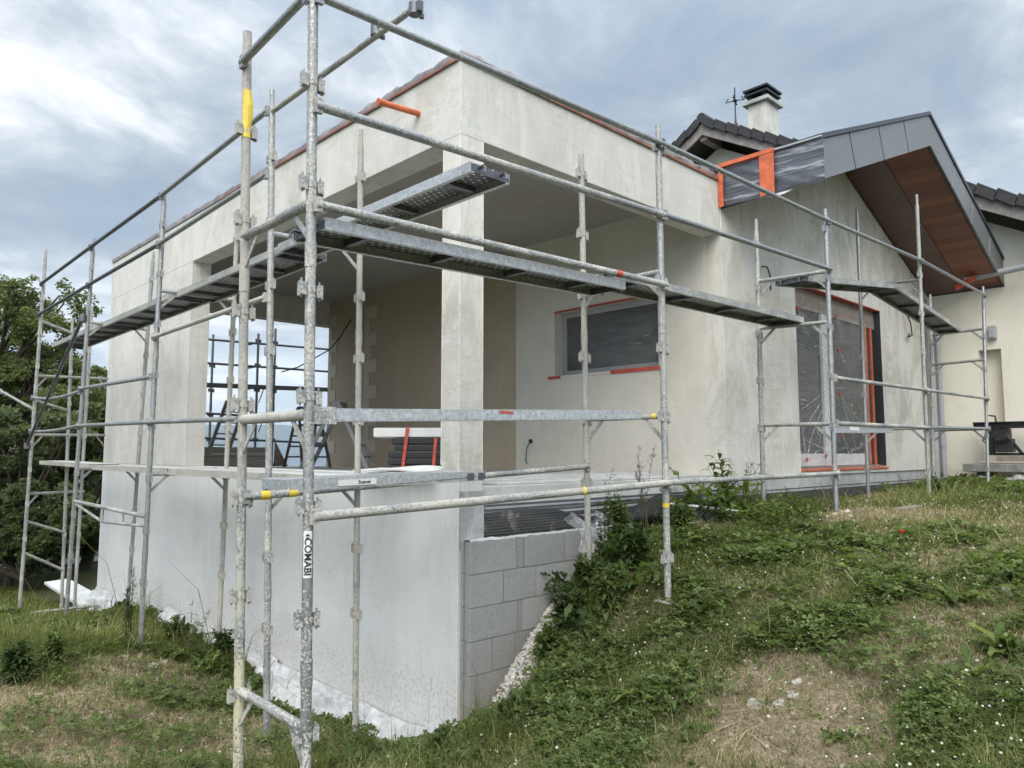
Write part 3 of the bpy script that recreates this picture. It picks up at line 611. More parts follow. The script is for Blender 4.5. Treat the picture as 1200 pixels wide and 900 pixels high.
m.add([(c0.x-.08, c0.y-.08, 8.97), (c0.x+cl+.08, c0.y-.08, 8.97), (c0.x+cl+.08, c0.y+cw+.08, 8.97), (c0.x-.08, c0.y+cw+.08, 8.97), (c0.x-.08, c0.y-.08, 9.02), (c0.x+cl+.08, c0.y-.08, 9.02), (c0.x+cl+.08, c0.y+cw+.08, 9.02), (c0.x-.08, c0.y+cw+.08, 9.02), (cx, cy, 9.17)],
      [(0, 3, 2, 1), (0, 1, 5, 4), (1, 2, 6, 5), (2, 3, 7, 6), (3, 0, 4, 7), (4, 5, 8), (5, 6, 8), (6, 7, 8), (7, 4, 8)])
m.build('chimney_cap', M['steel_black'], CH)
# weather vane on the ridge
p = pu(838, 133, 12.0); m = MB(); b = Vector((12, RV, RZM+.05)); top = p.z+.46
m.lathe(b, [(.13, 0), (.05, .32), (.03, .34), (.016, .5), (.014, top-b.z)], 10)
for a in (0, 90, 180, 270):
    d = Vector((math.cos(R(a+20)), math.sin(R(a+20)), 0)); c = Vector((12, RV, top-.33)); m.path([c, c+d*.15, c+d*.19+Vector((0, 0, .05)), c+d*.15+Vector((0, 0, .08))], .012, 6)
    m.lathe(c+d*.20, [(.0, -.03), (.03, 0), (.0, .03)], 6)
m.lathe(Vector((12, RV, top-.37)), [(.0, 0), (.05, .03), (.05, .06), (0, .09)], 8); m.build('weather_vane', M['steel_black'], HOUSE, smooth=True)
# wires left hanging from the walls
def wire(*ps):
    m = MB()
    for q, r_ in ps: m.path(q, r_, 6)
    m.build('wall_wire', M['black'], HOUSE, smooth=True)
wire(([pv(893, 312, .01), pv(899, 313, -.10), pv(903, 325, -.12), pv(903, 340, -.05)], .010))
wire(([pv(1056, 365, .01), pv(1062, 367, -.08), pv(1067, 378, -.10), pv(1069, 393, -.06)], .010), ([pv(1069, 393, -.06), pv(1064, 395, -.06), pv(1066, 391, -.06)], .013))
wire(([pu(622, 517, A+.02), pu(620, 519, A-.05), pu(617, 526, A-.06), pu(616, 541, A-.03), pu(618, 543, A-.03)], .007))
wire(([pu(330, 436, A-1.2), pu(350, 430, A-1.0), pu(386, 410, A-.6), pu(398, 396, A-.3), pu(406, 383, A-.1), pu(412, 374, A+.03)], .011))
m = MB(); m.lathe(pu(622, 517, A-.01)-Vector((0,0,.03)), [(.02, 0), (.035, .03), (.02, .06)], 8); m.build('wall_socket', M['black'], HOUSE, smooth=True)

# block retaining wall below the porch edge
me = MB(); tint = []
JO = [[0, .48, .565, 1.05, 1.54, 2.03], [0, .34, .70, 1.20, 1.70, 2.0], [0, .49, .545, 1.05, 1.55, 2.0], [0, .22, .46, .70, 1.0, 1.5, 1.9], [0, .47, .97, 1.47, 1.9], [0, .28, .78, 1.28, 1.8], [0, .5, 1.0, 1.5]]
random.seed(12)
for r, jo in enumerate(JO):
    zt = -.675-.246*r
    for k in range(len(jo)-1):
        a, b = .02+jo[k]+.004, .02+jo[k+1]-.004; n0 = len(me.v); dy = random.uniform(-.004, .004); tv = random.random()
        if k == 0:                                   # the open end: a recessed web between two shells
            me.box((a, -.122+dy, zt-.240), (a+.05, -.085, zt)); me.box((a+.05, -.122+dy, zt-.240), (b, -.005, zt)); me.box((a+(.045 if r == 3 else .018), -.085, zt-.240), (a+.05, -.03, zt)); me.box((a, -.03, zt-.240), (a+.05, -.005, zt))
        else: me.box((a, -.122+dy, zt-.240), (b, -.005, zt))
        tint += [tv]*(len(me.v)-n0)
BW = me.build('block_wall', M['block'], None, origin=(0, 0, -2.2), bevel=.006)
tag(BW, 'low wall of bare grey concrete blocks stepping down beside the plastered corner', 'wall')
at = BW.data.attributes.new('tint', 'FLOAT', 'POINT'); at.data.foreach_set('value', tint)
m = MB(); m.box((.045, -.112, -2.38), (1.95, -.01, -.68)); m.build('mortar', M['block_mortar'], BW)
m = MB(); random.seed(2)
m.grid(lambda a, b: (.03+1.6*a, -.119+.11*b, -.674+.002*math.sin(19*a)+.003*math.sin(67*a+9*b)+.010*(1-abs(2*b-1))*(1-a)*(1+math.sin(31*a+5*b))), 60, 5); m.build('mortar_smear', M['floor'], BW, smooth=True)
# black dimpled membrane behind the wall top
m = MB(); m.grid(lambda a, b: (.06+3.4*a, .035-.03*(1-b)-.012*math.sin(9*a), -.70+.20*b+.05*a+.015*math.sin(11*a)+.02*a*b), 50, 6)
o = m.build('dimple_membrane', M['dimple'], None, smooth=True, origin=(1.5, 0, -.8)); tag(o, 'black dimpled drainage membrane standing along the porch edge behind the block wall', 'membrane')
sd = o.modifiers.new('thick', 'SOLIDIFY'); sd.thickness = .012
a = onground(786, 606); b = onground(868, 606); m = MB()
A0 = pz(786, 592, -.52); B0 = pz(871, 601, -.58)
def mem(t, s): p = A0.lerp(B0, t); g = A0.lerp(B0, t); return (p.x+.02*math.sin(5*t), p.y-.02*math.sin(4*t), p.z-.17*(1-s)*(1-.45*t))
m.grid(mem, 30, 5); o = m.build('dimple_membrane', M['dimple'], None, smooth=True, origin=(A0.x, A0.y, -.75)); tag(o, 'loose curved strip of dimpled membrane with a pale top edge under the tall weeds', 'membrane')
sd = o.modifiers.new('thick', 'SOLIDIFY'); sd.thickness = .012
m = MB(); m.path([Vector(mem(k/14, 1.0))+Vector((0, 0, .012)) for k in range(15)], .014, 6); m.build('pale_edge', M['bead'], o, smooth=True)
# ------------------------------------------------------------------ scaffolding
SR = thing('facade_scaffold', 'galvanised scaffold from the near corner along the gable wall with the sliding door', 'scaffold', (2.5, -1, -1), 'scaffolds round the house')
SLF = thing('facade_scaffold', 'galvanised scaffold along the long blank wall with the wide porch opening, beside the trees', 'scaffold', (-.8, 4.5, -2), 'scaffolds round the house')
SB = thing('facade_scaffold', 'dark backlit scaffold seen through the porch opening against the pale sky', 'scaffold', (3.5, 10.4, -2.4), 'scaffolds round the house')
def lug(horiz):                                       # pair of sockets welded to an upright
    m = MB()
    for s in (-1, 1):
        c = Vector((s*.042, 0, -.004*s)) if horiz == 0 else Vector((0, s*.042, 0))
        for (a, b) in ((-.016, -.011), (.011, .016)):
            if horiz == 0: m.box((c.x-.016, a, c.z-.03), (c.x+.016, b, c.z+.03))
            else: m.box((a, c.y-.016, -.03), (b, c.y+.016, .03))
        e = c*(1+.016/.042)
        pc = Vector((c.x+.004*s, 0, c.z)) if horiz == 0 else Vector((0, c.y+.004*s, 0)); m.obox(pc+Vector((0, 0, .004)), (.0035, 0, 0), (0, .0035, 0), (0, 0, .046))
        if s == 1: m.lathe((0, 0, -.012), [(.0272, 0), (.0272, .024)], 10)
        if horiz == 0: m.box((e.x-.0025*s-.0025, -.011, c.z-.036), (e.x+.0025, .011, c.z+.036)) 
        else: m.box((-.011, e.y-.003, -.036), (.011, e.y+.003, .036))
    return m
LUGS = {}
def pole(S, A_, B_, mat, horiz, zs_=None, spig=True, foot=False, r=.0242):
    A_ = Vector(A_); B_ = Vector(B_)                     # top and foot
    d = (B_-A_).normalized(); m = MB()
    if spig: m.path([A_, A_-d*-.14, A_-d*-.141, B_], [.0185, .0185, r, r], 12); m.tube(A_+d*.055+Vector((-.02, -.012, 0)), A_+d*.055+Vector((.02, .012, 0)), .006, 6)
    else: m.tube(A_, B_, r, 12)
    k = A_+d*((A_-B_).length*.5)
    for zz in (.92, -.98):                              # sleeves where two lengths meet
        if B_.z+.3 < zz < A_.z-.4: c = A_+d*((A_.z-zz)/-d.z); m.tube(c-d*.06, c+d*.06, r+.0028, 12)
    o = m.build('upright', mat, S, smooth=True)
    for z in (zs_ if zs_ is not None else [2.25, 1.75, 1.25, .75, .25, -.25, -.75, -1.25]):
        if not (B_.z+.12 < z < A_.z-.15): continue
        key = (horiz, mat.name)
        if key not in LUGS:
            c = lug(horiz).build('coupler', mat, None); c.parent = o; LUGS[key] = c
        else:
            c = LUGS[key].copy(); COL.objects.link(c); c.parent = o
        p = A_+d*((A_.z-z)/-d.z); c.location = p-ORG[S.name]
    if foot:
        f = MB(); f.box((B_.x-.075, B_.y-.075, B_.z-.0), (B_.x+.075, B_.y+.075, B_.z+.012)); f.tube(B_+Vector((0, 0, .012)), B_+Vector((0, 0, .22)), .018, 8); f.build('base_plate', mat, o)
    return o
def ledger(S, name, pts, mat, r=.0215, bow=0, ends=True):
    pts = [Vector(p) for p in pts]; m = MB()
    if bow: a, b = pts; pts = [a.lerp(b, t/8)-Vector((0, 0, bow*(1-(2*t/8-1)**2))) for t in range(9)]
    m.path(pts, r, 10)
    if ends:                                           # flattened wedge ends
        for p, q in ((pts[0], pts[1]), (pts[-1], pts[-2])): d = (q-p).normalized(); m.obox(p+d*.012, d*.02, d.cross(Vector((0,0,1))).normalized()*.012, Vector((0,0,.036)))
    return m.build(name, mat, S, smooth=True)
def transom(S, a, b, mat, gus=.17, r=.0205, both=True):
    a = Vector(a); b = Vector(b); m = MB(); m.tube(a, b, r, 10); d = (b-a).normalized(); L = (b-a).length
    for p, e in ((a, d), (b, -d)) if both else ((a, d),): m.bar(p+e*gus-Vector((0,0,.012)), p+e*.012-Vector((0,0,gus)), .028, .006, up=d.cross(Vector((0,0,1))))
    return m.build('transom', mat, S, smooth=True)
G, GM, GH, GY, GD = M['galv'], M['galv_mid'], M['galv_heavy'], M['galv_yellow'], M['galv_dark']
def foot_z(p): return Vector((p.x, p.y, gz(p.x, p.y)-.01))
def down(a, b):                                        # carry the line a-b on to the ground
    d = (b-a).normalized(); p = b.copy()
    for _ in range(200):
        if p.z <= gz(p.x, p.y)-.01: break
        p = p+d*.01
    return p
# right facade, outer row
RT = {}; RB = {}
for k, (t, b, mt) in enumerate([((367.5, -40), (358, 900), GM), ((771, 147), (783, 705), GM), ((967, 245), (980, 600), G), ((1074, 228), (1089, 585), GM), ((1152, 336), (1158, 570), G)]):
    RT[k] = pv(*t, RO); RB[k] = down(RT[k], pv(*b, RO)); pole(SR, RT[k], RB[k], mt, 0, foot=(k == 1), spig=(k > 0))
for k, (t, b, mt) in enumerate([((290, 38), (279, 900), GH), ((681, 181), (690, 688), GH), ((886, 257), (895, 598), GM), ((1004, 245), (1018, 588), G), ((1090, 345), (1094, 560), GM)]):
    RT[10+k] = pv(*t, RI); RB[10+k] = down(RT[10+k], pv(*b, RI)); pole(SR, RT[10+k], RB[10+k], mt, 0, spig=(k > 1))
def on(k, z, T=RT, B=RB): a, b = T[k], B[k]; return a.lerp(b, (a.z-z)/(a.z-b.z))
OUT = Vector((0, -.036, 0))
for i, (z0, z1) in enumerate([(2.17, 2.28), (2.28, 2.33), (2.33, 2.42), (2.42, 2.40)]): ledger(SR, 'guard_rail', [on(i, z0)+OUT, on(i+1, z1)+OUT], G)
ledger(SR, 'guard_rail', [on(0, 1.63)+OUT, on(1, 1.735)+OUT], GM, .0235); ledger(SR, 'guard_rail', [on(1, 1.74)+OUT, on(2, 1.83)+OUT], G)
ledger(SR, 'ledger', [on(0, 1.15)+OUT*1.2, on(1, 1.215)+OUT*1.2], GM, .0225)
ledger(SR, 'ledger', [on(0, -.29)+OUT*1.2, on(1, -.215)+OUT*1.2], GH, .0235); ledger(SR, 'ledger', [on(1, -.215)+OUT, on(2, -.205)+OUT], GM)
ledger(SR, 'ledger', [on(10, -.235)+OUT*.6, on(11, -.11)+OUT*.6], GM, .021)
ledger(SR, 'guard_rail', [on(2, .735)+OUT, on(3, .77)+OUT], GM); ledger(SR, 'guard_rail', [on(3, .77)+OUT, on(4, .80)+OUT], GM)
ledger(SR, 'ledger', [on(2, .285)+OUT, on(3, .305)+OUT], GM); ledger(SR, 'ledger', [on(3, .305)+OUT, on(4, .35)+OUT], G)
for z, mt in ((1.165, GM), (.172, GH), (-1.225, GM)): transom(SR, on(0, z), on(10, z), mt, r=.027 if z != -1.225 else .0235)
transom(SR, on(1, 1.32), on(11, 1.32), GM); transom(SR, on(1, .26), on(11, .26), GM); transom(SR, on(2, 1.30), on(12, 1.32), GM); transom(SR, on(2, 1.82), on(12, 1.83), GM)
transom(SR, on(2, .28), on(12, .285), GM); transom(SR, on(3, 2.19), on(13, 2.2), G); transom(SR, on(3, .30), on(13, .3), GM); transom(SR, on(4, 1.88), on(14, 1.86), G); transom(SR, on(4, 1.40), on(14, 1.38), GM); transom(SR, on(4, .345), on(14, .34), G)
# rail carried past the corner at the top (runs along the left side, over the near pole)
a = pu(487, 8, LO); TRB = pu(320, 130, LO)
TR = ledger(SR, 'guard_rail', [a, TRB], GM, .0215, ends=False)
ledger(SR, 'guard_rail', [on(0, 2.18)+Vector((-.03, 0, 0)), on(10, 2.13)+Vector((-.03, 0, 0))], G)
for (x, y) in ((441, 36), (486, 11)):                   # clamps on it
    m = MB(); p = pu(x, y, LO); m.lathe(p-Vector((0, 0, .035)), [(.036, 0), (.036, .07)], 12); m.box((p.x-.012, p.y-.06, p.z-.03), (p.x+.012, p.y+.02, p.z+.03)); m.tube(p+Vector((.03, -.03, -.05)), p+Vector((.03, -.03, .05)), .009, 8); m.lathe(p+Vector((.03, -.03, -.055)), [(.016, 0), (.016, .02)], 6); m.build('clamp', GD, TR, smooth=True)
m = MB(); m.tube(on(10, -.92), on(10, -1.9), .0262, 12); m.build('yellow_crust', GY, SR, smooth=True)
m = MB(); p = on(10, 2.0)
def ytape(a, b):
    an = YAW+math.pi-.5+1.9*b; r = .0262; z = 1.98-.27*a; q = on(10, z); k = (1-.3*a)
    w = 1+.55*math.sin(math.pi*min(1, a*1.25))*b; return (q.x+r*math.cos(an)*(w if b > .5 else 1), q.y+r*math.sin(an)*(w if b > .5 else 1), q.z)
m.grid(ytape, 10, 8); m.build('yellow_tape', M['yellow'], SR, smooth=True)
def band(p, q, r): m = MB(); m.tube(p, q, r, 10); m.build('yellow_band', M['yellow'], SR, smooth=True)
for x, y in ((308, 580), (340, 580)):
    p = pv(x, y, RI); t = (p.x-on(10, -.235).x)/(on(11, -.11).x-on(10, -.235).x); q = (on(10, -.235)+OUT*.6).lerp(on(11, -.11)+OUT*.6, t); band(q-Vector((.025, 0, .001)), q+Vector((.025, 0, .001)), .024)
p = on(1, -.36); band(p, p+Vector((0, 0, -.03)), .0258); q = (on(0, -.29)+OUT*1.2).lerp(on(1, -.215)+OUT*1.2, .66); band(q-Vector((.012, 0, 0)), q+Vector((.012, 0, 0)), .0262)
q = on(1, .26)+Vector((0, .06, 0)); band(q, q+Vector((0, .03, 0)), .023)
m = MB(); q = (on(0, 1.15)+OUT*1.2).lerp(on(1, 1.215)+OUT*1.2, .80); m.tube(q-Vector((.03, 0, 0)), q+Vector((.03, 0, 0)), .0245, 10); m.build('red_tape_band', M['red'], SR, smooth=True)
# sticker with the maker's word on the near pole
fwd2 = Vector((FWD.x, FWD.y, 0)).normalized()
def sticker(z0, z1, k):
    m = MB(); r = .0262; base = math.atan2(-fwd2.y, -fwd2.x)+.25
    m.grid(lambda a, b: (on(k, z0+(z1-z0)*b).x+r*math.cos(base+(a-.5)*1.5), on(k, z0+(z1-z0)*b).y+r*math.sin(base+(a-.5)*1.5), z0+(z1-z0)*b), 9, 3); return m, base
pz_top = pv(367, 621, RO).z; pz_bot = pv(364, 676, RO).z
m, base = sticker(pz_bot, pz_top, 0); ST = m.build('maker_sticker', M['white'], SR, smooth=True)
def text_mesh(body, size, mat, parent, mw, name, squash=1., ext=.0006):
    cu = bpy.data.curves.new(name, 'FONT'); cu.body = body; cu.size = size; cu.extrude = ext; cu.offset = size*.018; cu.align_x = 'CENTER'; cu.align_y = 'CENTER'
    ob = bpy.data.objects.new('tmp', cu); COL.objects.link(ob); dg = bpy.context.evaluated_depsgraph_get(); me = bpy.data.meshes.new_from_object(ob.evaluated_get(dg))
    bpy.data.objects.remove(ob); o = bpy.data.objects.new(name, me); COL.objects.link(o); me.materials.clear(); me.materials.append(mat)
    me.transform(Matrix.Diagonal((squash, 1, 1, 1))); me.transform(mw)
    if parent is not None: me.transform(Matrix.Translation(-ORG[parent.name])); o.parent = parent; ORG[o.name] = ORG[parent.name]
    return o
nrm = Vector((math.cos(base), math.sin(base), 0)); side = Vector((-nrm.y, nrm.x, 0))
def text_mat(c, xd, n): n = Vector(n).normalized(); xd = Vector(xd).normalized(); yd = n.cross(xd); return Matrix.Translation(c) @ Matrix((xd, yd, n)).transposed().to_4x4()
c = on(0, (pz_top+pz_bot)/2-.01)+nrm*.0275
text_mesh('COMABI', .044, M['black'], ST, text_mat(c, (0, 0, -1), nrm), 'lettering', 1.0)
m = MB(); c2 = on(0, pz_top-.025)+nrm*.0275                # the maker's triangle mark
for sg in (0, 1):
    m.prism([c2+side*(-.012)+Vector((0, 0, -.012+.014*sg)), c2+side*.012+Vector((0, 0, -.012+.014*sg)), c2+Vector((0, 0, -.001+.014*sg))], nrm*.001)
m.build('mark', M['black'], ST)

# left facade
LT = {}; LB = {}
for k, (t, b, mt) in enumerate([((319, 105), (312, 868), GM), ((193, 220), (164, 762), G), ((110, 280), (78, 714), G), ((54, 292), (22, 725), GM)]):
    LT[k] = pu(*t, LO); LB[k] = down(LT[k], pu(*b, LO)); pole(SLF, LT[k], LB[k], mt, 1)
for k, (t, b, mt) in enumerate([((423, 152), (416, 862), GH), ((279, 245), (256, 757), GH), ((180, 295), (150, 705), GM), ((108, 358), (89, 681), GM)]):
    LT[10+k] = pu(*t, LI); LB[10+k] = down(LT[10+k], pu(*b, LI)); pole(SLF, LT[10+k], LB[10+k], mt, 1)
LT[20] = pv(85, 373, 8.62); LB[20] = down(LT[20], pv(72, 713, 8.62)); pole(SLF, LT[20], LB[20], GM, 1)
onL = lambda k, z: on(k, z, LT, LB)
OL = Vector((-.036, 0, 0))
for i, (z0, z1) in enumerate([(2.62, 2.53), (2.53, 2.50), (2.50, 2.46)]): ledger(SLF, 'guard_rail', [onL(i, z0)+OL, onL(i+1, z1)+OL], GD if i else G, .0215)
for i, (z0, z1) in enumerate([(2.11, 2.04), (2.04, 2.03), (2.03, 2.01)]): ledger(SLF, 'guard_rail', [onL(i, z0)+OL, onL(i+1, z1)+OL], GD if i else G, .0215)
ledger(SLF, 'guard_rail', [onL(0, 1.15)+OL, onL(1, 1.12)+OL], GH); ledger(SLF, 'guard_rail', [onL(1, .73)+OL, onL(2, .77)+OL], G); ledger(SLF, 'guard_rail', [onL(2, .74)+OL, onL(3, .80)+OL], G, bow=.05)
p = pu(277, 491, LO); ledger(SLF, 'ledger', [p, onL(1, .29)+OL], G, ends=False)
for i, (z0, z1) in enumerate([(.29, .32), (.32, .31)]): ledger(SLF, 'ledger', [onL(i+1, z0)+OL, onL(i+2, z1)+OL], G, bow=.03*i)
for k, z, mt in ((0, 1.65, GM), (1, 1.59, GM), (2, 1.59, GM), (0, -.245, GM), (1, -.21, GM), (2, -.2, GM)): transom(SLF, onL(k, z), onL(10+k, z), mt)
# end frame beyond the far corner of the building
for (x0, y0), (x1, y1) in (((50, 375), (86, 391)), ((41, 469), (79, 481)), ((31, 611), (76, 624)), ((28, 648), (74, 668))):
    a = pu(x0, y0, LO); a = onL(3, a.z); b2 = pv(x1, y1, 8.62); ledger(SLF, 'guard_rail', [a, b2], GM, ends=False)
ledger(SLF, 'guard_rail', [pv(0, 458, 8.4), onL(3, .62)], GM)
for y0, y1, x1 in ((440, 444, 126), (578, 576, 98), (510, 510, 123)):
    a = pu(44 if y0 < 500 else 30, y0, LO); a = onL(3, a.z); q = pv(x1, y1, 8.9); transom(SLF, a, q, GM)
a = onL(2, -.59); b2 = onL(1, -.62); m = MB(); dv = (b2-a); m.tube(a, b2, .021, 10); c1 = a+dv*.03-Vector((0,0,.03)); c2 = a+dv*.45-Vector((0,0,.16)); c3 = b2-Vector((0,0,.09)); m.path([c1, c2, c3], .015, 8)
for t in (.45, .72): q = a+dv*t; m.tube(q, q-Vector((0,0,.15 if t < .5 else .12)), .012, 6)
m.build('braced_ledger', GM, SLF, smooth=True)
m = MB(); a = onL(2, 1.63)+OL*1.6; b2 = onL(3, .10)+OL*1.6; m.tube(a, b2, .022, 10); m.tube(a-Vector((0, 0, .04)), a+Vector((0, 0, .04)), .04, 10); m.tube(b2-Vector((0, 0, .05)), b2+Vector((0, 0, .04)), .04, 10); m.build('brace', GD, SLF, smooth=True)
a = onL(3, -2.33); ledger(SLF, 'ledger', [a, pv(128, 708, a.y)], GM, ends=False)

# scaffold on the far side, seen through the porch; its backlit dark is painted into the metal
FV, FW = 9.95, 10.65; random.seed(4)
FP = []
for (xt, yt, v) in ((303, 391, FV), (323, 385, FV), (436, 380, FV), (250, 392, FW)):
    t = pv(xt, yt, v); b2 = Vector((t.x, t.y, gz(t.x, t.y)))
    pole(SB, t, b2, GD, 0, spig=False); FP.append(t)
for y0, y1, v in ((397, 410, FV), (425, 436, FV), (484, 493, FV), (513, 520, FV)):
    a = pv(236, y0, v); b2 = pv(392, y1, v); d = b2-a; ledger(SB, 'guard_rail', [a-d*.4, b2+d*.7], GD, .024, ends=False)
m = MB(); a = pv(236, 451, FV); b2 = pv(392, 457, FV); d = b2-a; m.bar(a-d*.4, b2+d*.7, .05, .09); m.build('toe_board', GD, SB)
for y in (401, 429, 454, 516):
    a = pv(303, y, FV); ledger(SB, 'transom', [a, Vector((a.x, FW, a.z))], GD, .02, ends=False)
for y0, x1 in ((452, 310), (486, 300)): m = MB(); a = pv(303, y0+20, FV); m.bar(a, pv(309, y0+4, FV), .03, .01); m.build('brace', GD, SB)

# ------------------------------------------------------------------ decks and boards lying on the scaffolds
def deck(name, label, A0, B0, width_dir, w, mats, cat='deck', group='perforated steel scaffold decks', ribs=4, th=.055, hooks=True):
    """A0, B0: ends of the outer long edge (top); width_dir points to the other long edge."""
    A0 = Vector(A0); B0 = Vector(B0); d = (B0-A0); L = d.length; d /= L; wd = Vector(width_dir); wd = (wd-d*wd.dot(d)).normalized(); n = d.cross(wd)
    if n.z < 0: n = -n
    ctr = (A0+B0)/2+wd*(w/2); T = thing(name, label, cat, ctr, group)
    T.rotation_euler = Matrix((d, n.cross(d), n)).transposed().to_euler(); ORG[T.name] = Vector((0, 0, 0)); h = L/2; W = w/2
    m = MB(); m.box((-h, -W+.022, -.006), (h, W-.022, 0)); m.build('deck_plate', mats[0], T)
    for s in (-1, 1):
        m = MB(); m.box((-h, s*W-.0, -th), (h, s*(W-.004), .004)); m.box((-h, s*(W-.004), -.006), (h, s*(W-.022), .003)); m.box((-h, s*(W-.004), -th), (h, s*(W-.03), -th+.005)); m.build('side_rail', mats[1], T)
    for k in range(ribs): m = MB(); x = -h+L*(k+.5)/ribs; m.box((x-.018, -W+.03, -.04), (x+.018, W-.03, -.0065)); m.build('cross_rib', mats[2], T)
    for x in (-h, h-.005): m = MB(); m.box((x, -W+.005, -th+.006), (x+.005, W-.005, -.0065)); m.build('end_plate', mats[2], T)
    if hooks:
        for s in (-1, 1):
            for q in (-1, 1): m = MB(); x = s*h; m.path([(x, q*W*.55, -.02), (x+s*.03, q*W*.55, -.012), (x+s*.05, q*W*.55, -.03), (x+s*.05, q*W*.55, -.055)], .009, 6); m.build('hook', mats[2], T, smooth=True)
    return T
DM = (M['perf'], M['alu'], M['galv_dark']); DM2 = (M['perf'], M['galv_mid'], M['galv_dark'])
a = pv(381, 255, RO+.02); b2 = pv(733, 330, RO+.02)
deck('scaffold_deck', 'long perforated steel deck just inside the near corner pole, crossing in front of the column', a, b2, (0, 1, 0), .32, DM)
a = pv(720, 317, RO+.27); b2 = pv(942, 372, RO+.27)
deck('scaffold_deck', 'perforated steel deck in front of the porch wall window, ending beside the sliding door', a, b2, (0, 1, 0), .36, DM2)
zt3 = on(2, 1.86); a = pv(947, 323, RO+.2); b2 = pv(1052, 333, RO+.2)
deck('scaffold_deck', 'grey deck above the sliding door, nearly edge on to the viewer', a, b2, (0, 1, 0), .36, DM2)
a = on(3, 2.21)+Vector((0, .28, 0)); a = pv(1050, 333, RO+.27); b2 = pv(1127, 385, RO+.27)
deck('scaffold_deck', 'grey deck sloping down under the wooden soffit', a, b2, (0, 1, 0), .34, DM2)
zl = 1.62
a = pz(401, 251, zl); b2 = pz(541, 188, zl); b2.x = a.x
deck('scaffold_deck', 'perforated steel deck jutting past the corner column under the beam, its holes showing light', b2+Vector((0.03, -.02, 0)), a+Vector((0.03, 1.0, 0)), (1, 0, 0), .30, DM, ribs=4)
for k, lb in ((0, 'grey scaffold deck in front of the wide porch opening, ending at its far jamb'), (1, 'grey scaffold deck across the blank wall beyond the porch opening'), (2, 'farthest grey scaffold deck, reaching past the end of the building towards the trees')):
    a = onL(k, 1.62); b2 = onL(k+1, 1.62); b2 = b2+(b2-a)*(.02 if k < 2 else .0); xa = .16
    deck('scaffold_deck', lb, Vector((a.x+xa, a.y+(.15 if k == 0 else .06), zl-.0)), Vector((b2.x+xa, b2.y-.04, zl-.02)), (1, 0, 0), .40, DM2, ribs=5)
# lower level, seen from above
def board(name, label, A0, B0, wd, w, t, mat, cat='board', group=None, bevel=.004):
    A0 = Vector(A0); B0 = Vector(B0); d = (B0-A0).normalized(); wd = Vector(wd); wd = (wd-d*wd.dot(d)).normalized(); n = d.cross(wd)
    if n.z < 0: n = -n
    m = MB(); c = (A0+B0)/2+wd*(w/2)-n*(t/2); m.obox(c, (B0-A0)/2, wd*(w/2), n*(t/2)); o = m.build(name, mat, None, bevel=bevel, origin=c); return tag(o, label, cat, group)
zk = -.165
a = onL(0, zk); b2 = onL(1, zk); c3 = onL(2, zk)
deck('scaffold_deck', 'plaster-caked low deck along the sill of the wide porch opening', (-1.02, a.y-.35, zk), (-1.02, b2.y-.02, zk), (1, 0, 0), .5, (M['floor'], M['galv_heavy'], M['galv_dark']), group='low plaster-caked decks', hooks=False)
deck('scaffold_deck', 'plaster-caked low deck in front of the blank wall beyond the opening', (-1.02, b2.y+.02, zk+.005), (-1.02, c3.y+.1, zk+.005), (1, 0, 0), .5, (M['floor'], M['galv_heavy'], M['galv_dark']), group='low plaster-caked decks', hooks=False)
a = pu(67, 541, LO+.3); b2 = pv(122, 543, 8.9)
deck('scaffold_deck', 'short pale low deck beyond the end of the building, in front of the trees', (-.95, 6.2, -.15), (-.95, 8.9, -.13), (1, 0, 0), .35, (M['floor'], M['galv_heavy'], M['galv_dark']), group='low plaster-caked decks', hooks=False)
a = pv(340, 563, -.62); b2 = pv(567, 552.5, -.62)
AP = deck('aluminium_plank', 'aluminium plank with a white sticker lying low across the corner of the house', a, b2, (0, 1, 0), .34, (M['alu'], M['alu'], M['alu']), cat='plank', group=None, th=.062, hooks=False)
d = (b2-a).normalized(); c = a.lerp(b2, .30)+Vector((0, -.004, -.028)); m = MB(); m.obox(c, d*.13, (0, .002, 0), (0, 0, .017)); 
s_ = MB(); s_.v = []; inv = (Matrix.Translation(AP.location) @ AP.rotation_euler.to_matrix().to_4x4()).inverted()
m.v = [tuple(inv @ Vector(p)) for p in m.v]; st2 = m.build('sticker', M['white'], AP)
tm = text_mesh('Scamel', .030, M['black'], None, inv @ text_mat(c+d*.045+Vector((0, -.003, 0)), d, (0, -1, 0)), 'lettering'); tm.parent = st2; 
for t in (.915, .985): m = MB(); q = a.lerp(b2, t)+Vector((0, -.004, -.03)); m.obox(q, d*.028, (0, .003, 0), (0, 0, .022)); m.v = [tuple(inv @ Vector(p)) for p in m.v]; m.build('end_slot', M['galv_dark'], AP)
# light alloy beam hung between the near pole and the next one
a = pv(372, 487, RO); b2 = pv(745, 486.5, RO); m = MB(); y = RO-.04; T = thing('toe_board', 'long pale alloy toe board hung level across the front of the column', 'toe board', ((a.x+b2.x)/2, y, .2))
m.bar(Vector((a.x, y, a.z+.0)), Vector((b2.x, y, b2.z)), .012, .050); m.bar(Vector((a.x, y+.012, a.z+.028)), Vector((b2.x, y+.012, b2.z+.028)), .036, .006); m.bar(Vector((a.x, y+.012, a.z-.028)), Vector((b2.x, y+.012, b2.z-.028)), .036, .006)
m.build('board', M['alu'], T, bevel=.002)
m = MB(); q = Vector((a.x+.02, y, a.z)); m.box((q.x-.05, q.y-.012, q.z-.04), (q.x+.05, q.y+.02, q.z+.04)); m.tube(q+Vector((-.02, -.015, 0)), q+Vector((-.02, .0, 0)), .012, 8); m.build('end_clip', M['galv_mid'], T)
